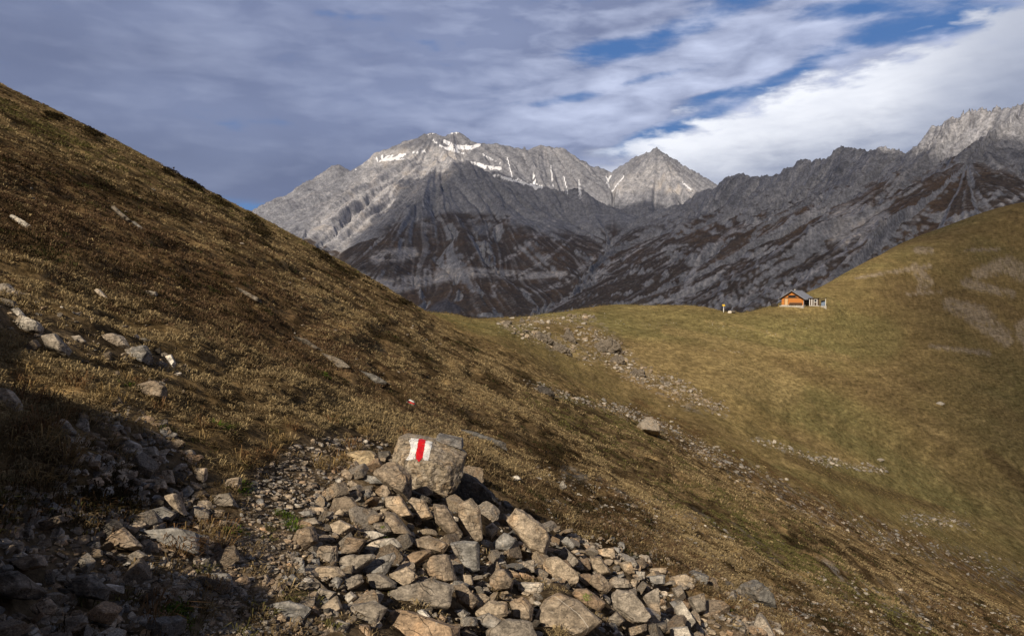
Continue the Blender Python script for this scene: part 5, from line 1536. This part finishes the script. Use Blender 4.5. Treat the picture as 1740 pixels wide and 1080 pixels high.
# low dark dwarf shrubs
hs = lambda a, b: sstep(-nz1[a, b] - .35 * nz2[a, b] + .25 * (nz3[a, b]), .12, .38) * np.clip(1 - 1.3 * np.maximum(soil_m, stony)[a, b], 0, 1) * (1 - farw[a, b])
x, y, z, a, b = pick(16000, 3, 60, hs)
n = len(x); r = np.hypot(x, y)
q = rg.rand(n)
cs = np.where((q < .5)[:, None], C(.050, .040, .020), np.where((q < .8)[:, None], C(.075, .048, .026), C(.060, .062, .024)))
blades('dwarf_shrubs', 'low dark dwarf shrubs and heather on the near hillside', 'shrubs', x, y, z, 26, rg.uniform(.035, .07, n) * (1 + r / 30), rg.uniform(.05, .13, n) * (1 + r / 40), cs, np.full(n, 1.2), .0035, .5, .15)
# bushes on the skyline
def px_tufts(segs, n, spread):
    out = []
    for _ in range(n):
        s = segs[rg.randint(len(segs))]; t = rg.rand()
        out.append((s[0][0] + (s[1][0] - s[0][0]) * t + rg.normal() * spread, s[0][1] + (s[1][1] - s[0][1]) * t + rg.normal() * spread * .5))
    u = np.array([q[0] for q in out]); v = np.array([q[1] for q in out])
    D = march(Hs, u, v, NEARD); ok = ~np.isnan(D) & (D < 80); u, v, D = u[ok], v[ok], D[ok]
    P = at(u, v, D)
    return P[:, 0], P[:, 1], Hd(P[:, 0], P[:, 1])
x, y, z = px_tufts([((85, 196), (100, 202)), ((150, 224), (165, 232)), ((280, 290), (345, 325)), ((325, 312), (340, 320)), ((360, 336), (385, 350)), ((425, 372), (445, 384)), ((540, 428), (556, 440)),
                    ((680, 512), (700, 520)), ((560, 446), (640, 492)), ((430, 395), (450, 402))], 260, 4)
n = len(x)
blades('skyline_shrubs', 'small dark shrubs along the skyline of the left hillside', 'shrubs', x, y, z, 40, rg.uniform(.12, .3, n), rg.uniform(.15, .4, n), np.zeros((n, 3)) + C(.062, .048, .024), np.full(n, 1.4), .006, .6, .1)
# individual tussocks beside the path: bright green hearts and long straw
def px_at(us, vs):
    D = march(Hs, us, vs, NEARD); P = at(us, vs, D)
    return P[:, 0], P[:, 1], Hd(P[:, 0], P[:, 1])
gp = [(370, 738), (385, 745), (405, 830), (290, 1045), (300, 1060), (412, 838), (650, 896), (478, 885), (500, 905), (400, 912), (1225, 1045), (215, 655), (545, 645)]
gp = [(u + rg.normal() * 7, v + rg.normal() * 4) for u, v in gp for _ in range(3)]
x, y, z = px_at([q[0] for q in gp], [q[1] for q in gp]); n = len(x)
blades('green_grass', 'fresh green grass blades beside the path', 'grass', x, y, z, 26, rg.uniform(.05, .09, n), rg.uniform(.02, .05, n), np.zeros((n, 3)) + C(.10, .15, .025), np.full(n, 1.1), .0026, 0, .2)
tp = [(560, 790), (575, 780), (540, 800), (600, 775), (330, 690), (350, 745), (430, 795), (455, 770), (470, 760), (400, 800), (300, 930), (310, 940), (325, 925), (350, 900), (120, 800), (60, 820), (95, 690), (40, 650), (60, 690), (110, 720),
      (80, 740), (230, 640), (260, 700), (355, 1010), (270, 1050), (1225, 1040), (1235, 1045), (370, 930), (690, 745), (620, 735), (500, 740), (560, 715), (30, 620), (140, 650), (180, 690), (20, 740), (50, 760)]
tp = [(u + rg.normal() * 10, v + rg.normal() * 6) for u, v in tp for _ in range(3)]
x, y, z = px_at([q[0] for q in tp], [q[1] for q in tp]); n = len(x)
lc = np.where((rg.rand(n) < .5)[:, None], C(.30, .215, .10), C(.20, .12, .06))
blades('long_grass', 'long pale grass blades hanging over the path edge', 'grass', x, y, z, 22, rg.uniform(.08, .19, n), rg.uniform(.02, .05, n), lc, np.full(n, .9), .0022, 0, .5)
# short turf on the saddle, coarse tufts only, to break the smooth surface
x, y, z, a, b = pick(90000, 60, 260, lambda a, b: farw[a, b] * np.clip(.5 + 1.2 * mot[a, b], .1, 1))
n = len(x); r = np.hypot(x, y); qq = rg.rand(n)
cc = np.where((qq < .45)[:, None], C(.30, .225, .10), np.where((qq < .8)[:, None], C(.155, .125, .05), C(.125, .12, .045)))
blades('meadow_grass', 'short turf tufts on the saddle and the hollow', 'grass', x, y, z, 5, .05 + .0009 * r, .3 + .003 * r, cc, np.full(n, .6), .006)
# ------------------------------------------------------------------ hut, shed, signpost
def simple_mat(name, c1, c2, scale=(1, 1, 1), s=6, rough=.8, planks=None, axis=2):
    m, T, B = new_mat(name)
    p = T.node('ShaderNodeTexCoord').outputs['Object']
    n_ = T.noise(T.mapping(p, scale=scale), s, 5, .65)
    c = T.mix(T.ramp(n_, .3, .7), c1, c2)
    if planks:
        sp = T.node('ShaderNodeSeparateXYZ'); T.put(sp.inputs[0], p)
        fr = T.m('FRACT', T.m('DIVIDE', sp.outputs[axis], planks))
        c = T.mix(T.m('MULTIPLY', T.ramp(fr, .12, .02), .75), c, tuple(x * .3 for x in c1))
        tone = T.noise(T.comb(T.m('FLOOR', T.m('DIVIDE', sp.outputs[axis], planks)), 0.0, 0.0), 3.3, 1)
        k = T.ramp(tone, .3, .7, .78, 1.2)
        c = T.mix(1.0, c, T.comb(k, k, k), 'MULTIPLY')
    T.put(B.inputs['Base Color'], c); B.inputs['Roughness'].default_value = rough
    return m
M_LOG = simple_mat('orange_logs', (.50, .18, .042), (.62, .26, .07), (1, 1, 6), 3, planks=.22)
M_DARKLOG = simple_mat('dark_shaded_logs', (.075, .05, .035), (.12, .085, .06), (1, 1, 6), 3, planks=.22)  # dark timber; on the hut's side wall the tone stands in for shade
M_DOOR = simple_mat('pale_wood', (.62, .40, .20), (.72, .50, .28), (4, 4, 1), 4, planks=.16, axis=0)
M_ROOF = simple_mat('roof_sheet', (.20, .21, .24), (.27, .28, .31), (1, 6, 1), 4, .5)
M_DARK = simple_mat('dark_timber', (.035, .028, .024), (.06, .05, .04))
M_GLASS = simple_mat('window_glass', (.012, .014, .02), (.025, .028, .035), rough=.15)
M_STONE = simple_mat('pale_masonry', (.36, .34, .31), (.48, .46, .42), s=3)
M_WHITE = simple_mat('white_paintwork', (.68, .68, .68), (.78, .78, .78))
M_BLUE = simple_mat('blue_grey_panel', (.16, .22, .32), (.22, .28, .38))
M_YEL = simple_mat('yellow_sign_enamel', (.80, .50, .01), (.86, .56, .02), rough=.4)
M_POLE = simple_mat('pole_metal', (.55, .55, .58), (.66, .66, .70), rough=.45)
M_RED = simple_mat('red_paintwork', (.5, .04, .03), (.6, .06, .05))

def box_bm(bm, x0, x1, y0, y1, z0, z1, bev=0.0):
    r = bmesh.ops.create_cube(bm, size=1)
    for v in r['verts']:
        v.co = Vector(((x0 + x1) / 2 + v.co.x * (x1 - x0), (y0 + y1) / 2 + v.co.y * (y1 - y0), (z0 + z1) / 2 + v.co.z * (z1 - z0)))
    if bev:
        es = list({e for v in r['verts'] for e in v.link_edges})
        bmesh.ops.bevel(bm, geom=es, offset=bev, segments=1, affect='EDGES')
def prism_bm(bm, prof, y0, y1):
    """profile in x,z extruded along y"""
    a = [bm.verts.new((x, y0, z)) for x, z in prof]; b = [bm.verts.new((x, y1, z)) for x, z in prof]
    bm.faces.new(a); bm.faces.new(b[::-1])
    for i in range(len(prof)):
        j = (i + 1) % len(prof); bm.faces.new((a[j], a[i], b[i], b[j]))
def part(name, mat, parent, fn):
    bm = bmesh.new(); fn(bm); bmesh.ops.recalc_face_normals(bm, faces=bm.faces)
    me = bpy.data.meshes.new(name); bm.to_mesh(me); bm.free(); me.materials.append(mat)
    return mesh_obj(name, me, parent)
def B_(*a, **k): return lambda bm: box_bm(bm, *a, **k)
def boxes(lst, bev=0.0):
    def f(bm):
        for q in lst: box_bm(bm, *q, bev=bev)
    return f
def root(name, loc, rz, label, cat, group=None):
    o = bpy.data.objects.new(name, None); link(o); o.location = loc; o.rotation_euler = (0, 0, rz)
    tag(o, label, cat, group); return o

HD = 224.0
hx = at(1328.2, 519, HD); TH = math.radians(38)
def hworld(lx, ly): # local metres -> world xy
    return hx[0] + lx * math.cos(TH) + ly * math.sin(TH), hx[1] - lx * math.sin(TH) + ly * math.cos(TH)
bz = HUTZ + .05
Wd, Ln, He, Ha = 6.4, 8.6, 2.35, 4.45
hut = root('alpine_hut', (hx[0], hx[1], bz), -TH, 'orange timber hut with a grey pitched roof on the ridge, its gable in the sun', 'hut')
part('plinth', M_STONE, hut, B_(-.12, Wd + .1, -.12, Ln + .1, -3.2, .22, bev=.03))
part('terrace', M_STONE, hut, B_(-.3, Wd + .4, -1.2, -.13, -1.2, .02, bev=.04))
part('wall', M_LOG, hut, lambda bm: prism_bm(bm, [(0, .225), (Wd, .225), (Wd, He), (Wd / 2, Ha - .12), (0, He)], 0, .22))
part('side_wall', M_DARKLOG, hut, boxes([(Wd - .22, Wd, .223, Ln, .225, He - .003), (0, .22, .223, Ln, .225, He - .003), (.223, Wd - .223, Ln - .22, Ln, .225, He - .003)]))  # shade of the side painted in by the darker log colour
part('beam', M_DARKLOG, hut, boxes([(-.02, Wd + .02, -.05, -.004, He - .14, He + .02), (1.85, 2.02, -.06, -.004, He + .025, 3.25), (4.3, 4.47, -.06, -.004, He + .025, 3.3)]))
sl_ = (Ha - He) / (Wd / 2)
def roofside(s):
    e = .85
    def f(bm):
        if s > 0: prof = [(Wd / 2 + .01, Ha), (Wd + e, He - sl_ * e), (Wd + e, He - sl_ * e + .16), (Wd / 2 + .01, Ha + .16)]
        else: prof = [(Wd / 2 - .01, Ha), (-e, He - sl_ * e), (-e, He - sl_ * e + .16), (Wd / 2 - .01, Ha + .16)]
        prism_bm(bm, prof, -.95, Ln + .6)
    return f
rr_ = part('roof', M_ROOF, hut, roofside(1)); rl_ = part('roof', M_ROOF, hut, roofside(-1))
part('ridge_cap', M_POLE, rr_, B_(Wd / 2 - .12, Wd / 2 + .12, -.98, Ln + .63, Ha + .165, Ha + .22, bev=.02))
def rafter(bm):
    for k in range(8):
        y = -.6 + k * (Ln + .9) / 7
        for s in (-1, 1):
            x0, x1 = (Wd / 2, Wd + .8) if s > 0 else (-.8, Wd / 2)
            z0, z1 = (Ha, He - sl_ * .8) if s > 0 else (He - sl_ * .8, Ha)
            prism_bm(bm, [(x0, z0 - .14), (x1, z1 - .14), (x1, z1 - .005), (x0, z0 - .005)], y, y + .12)
part('rafters', M_DARK, rr_, rafter)
d1 = part('door', M_DOOR, hut, B_(.95, 1.85, -.06, -.005, .23, 2.12, bev=.015))
part('handle', M_DARK, d1, B_(1.72, 1.77, -.10, -.062, 1.1, 1.22, bev=.01))
part('door_frame', M_DARKLOG, d1, boxes([(.86, .945, -.07, -.005, .23, 2.2), (1.855, 1.94, -.07, -.005, .23, 2.2), (.95, 1.85, -.07, -.005, 2.125, 2.2)]))
wn = part('window', M_GLASS, hut, B_(2.15, 4.1, -.045, -.005, 2.0 + .55, 2.55 + .55, bev=.01))
part('window_frame', M_DARK, wn, boxes([(2.07, 4.18, -.07, -.005, 2.47, 2.545), (2.07, 4.18, -.07, -.005, 3.105, 3.18), (2.07, 2.145, -.07, -.005, 2.55, 3.1), (4.105, 4.18, -.07, -.005, 2.55, 3.1), (3.05, 3.13, -.072, -.046, 2.55, 3.1)]))
bh = part('bench', M_DARKLOG, hut, boxes([(2.3, 6.1, -.55, -.14, .42, .50), (2.4, 2.5, -.5, -.2, .02, .415), (4.1, 4.2, -.5, -.2, .02, .415), (5.85, 5.95, -.5, -.2, .02, .415), (2.3, 6.1, -.12, -.07, .6, .95)]))
sw = part('window', M_GLASS, hut, B_(Wd + .004, Wd + .04, 3.0, 4.1, 1.0, 1.8))
part('window_frame', M_WHITE, sw, boxes([(Wd + .004, Wd + .06, 2.9, 2.995, .95, 1.85), (Wd + .004, Wd + .06, 4.105, 4.2, .95, 1.85), (Wd + .004, Wd + .06, 3.0, 4.1, 1.805, 1.88), (Wd + .004, Wd + .06, 3.0, 4.1, .9, .995)]))
part('downpipe', M_POLE, hut, B_(Wd + .02, Wd + .1, .02, .10, .23, He - .2, bev=.02))
part('chimney', M_STONE, rl_, B_(1.9, 2.3, 5.6, 6.0, 3.4, 5.0, bev=.03))

sx, sy = hworld(Wd + 1.0, 2.6)
shed = root('shed', (sx, sy, bz), math.radians(-24), 'small flat roofed shed with pale frames and a dark window, right of the hut', 'shed')
part('plinth', M_STONE, shed, B_(-.1, 2.8, -.1, 2.8, -3.2, .10, bev=.03))
part('wall', M_DARKLOG, shed, boxes([(0, 2.7, 0, .12, .105, 2.15), (2.58, 2.7, .123, 2.7, .105, 2.15), (0, .12, .123, 2.7, .105, 2.15), (.123, 2.577, 2.58, 2.7, .105, 2.15)]))
part('roof', M_DARK, shed, B_(-.35, 3.05, -.4, 3.0, 2.155, 2.33, bev=.02))
w_ = part('window', M_GLASS, shed, B_(1.35, 2.0, -.03, -.004, 1.2, 1.85))
part('window_frame', M_WHITE, w_, boxes([(1.2, 1.345, -.05, -.004, .11, 2.1), (2.005, 2.2, -.05, -.004, .11, 2.1), (1.35, 2.0, -.05, -.004, 1.855, 2.1), (1.35, 2.0, -.05, -.004, 1.05, 1.195)]))
part('corner_board', M_WHITE, shed, boxes([(-.03, .16, -.05, -.004, .11, 2.1), (.55, .8, -.05, -.004, .11, 2.1)]))
lx_, ly_ = sx + 2.95 * math.cos(math.radians(-24)), sy + 2.95 * math.sin(math.radians(-24))
ln = root('lean_to', (lx_, ly_, bz), math.radians(-24), 'dark open lean-to with a slanting roof at the right end of the shed', 'lean-to')
part('roof', M_DARK, ln, lambda bm: prism_bm(bm, [(.12, 1.9), (1.9, 2.35), (1.9, 2.5), (.12, 2.05)], -.3, 2.4))
part('post', M_DARK, ln, B_(.15, .27, 0, .12, -1.0, 1.90)); part('post', M_WHITE, ln, B_(1.45, 1.6, 0, .15, -1.0, 2.23))
part('back_panel', M_BLUE, ln, B_(.3, 1.4, 1.2, 1.28, -.5, 1.6, bev=.01))
part('crate', M_BLUE, ln, B_(.5, 1.2, .2, .9, .0, .85, bev=.03))
part('floor_slab', M_STONE, ln, B_(.13, 1.8, -.2, 2.3, -3, -.01))

# covered wood pile left of the hut
wx, wy = hworld(-2.0, -.3)
P_ = [np.array([wx + dx, wy + dy, bz + dz]) for dx in (-.95, .85) for dy in (-.5, .5) for dz in (-.3, .55)] + [np.array([wx - .3, wy, bz + .72])]
pv, pf, pc = rock_verts(P_, 4, 901, 30, .25)
tarp = mesh_obj('covered_woodpile', np_mesh('covered_woodpile', pv, pf, M_DARK)); tarp.location = pc
tag(tarp, 'low dark covered heap on the grass left of the hut', 'woodpile')

# signpost
SDp = float(march(Hs, [1229.5], [530.0], NEARD)[0])
if np.isnan(SDp): SDp = 212.0
sp_ = at(1229.5, 529.5, SDp); sz_ = float(Hs(sp_[0:1], sp_[1:2])[0])
sg = root('signpost', (sp_[0], sp_[1], sz_), math.radians(-12), 'yellow hiking signpost on a pale pole standing on the saddle skyline', 'signpost')
def cyl(r, z0, z1, x=0, y=0, n=12):
    def f(bm):
        c = bmesh.ops.create_cone(bm, cap_ends=True, segments=n, radius1=r, radius2=r * .95, depth=z1 - z0)
        bmesh.ops.translate(bm, verts=c['verts'], vec=(x, y, (z0 + z1) / 2))
    return f
part('pole', M_POLE, sg, cyl(.085, -.3, 2.25)); part('pole_band', M_WHITE, sg, cyl(.13, .05, 1.15))
def arrow(z, s):
    def f(bm):
        pr = [(-.35 * s, z), (.30 * s, z), (.50 * s, z + .11), (.30 * s, z + .22), (-.35 * s, z + .22)]
        prism_bm(bm, pr, -.135, -.10)
    return f
part('sign_panel', M_YEL, sg, arrow(2.0, -1)); part('sign_panel', M_YEL, sg, arrow(1.75, 1))
def near_rock(u, v, w, h, lab, tint, seed):
    P, D, mpp = hand_points([(u - w / 2, v), (u - w * .4, v - h), (u + w * .3, v - h), (u + w / 2, v - h * .3), (u + w * .4, v)], .8, .5, np.random.RandomState(seed), SDp - 2)
    rock_obj('rock', P, seed, tint, lab, None, 3)
near_rock(1240, 533, 7, 5, 'pale stone on the saddle just right of the signpost', TINT['w'], 501)
near_rock(1246, 532, 8, 5, 'dark stone on the saddle right of the pale one by the signpost', TINT['d'], 502)

# ------------------------------------------------------------------ mountain air
hb = bmesh.new(); bmesh.ops.create_cube(hb, size=1)
for v in hb.verts: v.co = Vector((v.co.x * 14000 + 1500, v.co.y * 9000 + 4000, -300 + (v.co.z + .5) * 1900))
hme = bpy.data.meshes.new('haze'); hb.to_mesh(hme); hb.free()
hmat = bpy.data.materials.new('air'); hmat.use_nodes = True
T = NT(hmat.node_tree); T.n.clear()
o_ = T.node('ShaderNodeOutputMaterial'); v_ = T.node('ShaderNodeVolumePrincipled')
v_.inputs['Color'].default_value = (.50, .68, 1.0, 1)
v_.inputs['Density'].default_value = .000022
v_.inputs['Anisotropy'].default_value = .2
T.l.new(v_.outputs[0], o_.inputs['Volume'])
hme.materials.append(hmat)
tag(mesh_obj('haze', hme), kind='stuff')
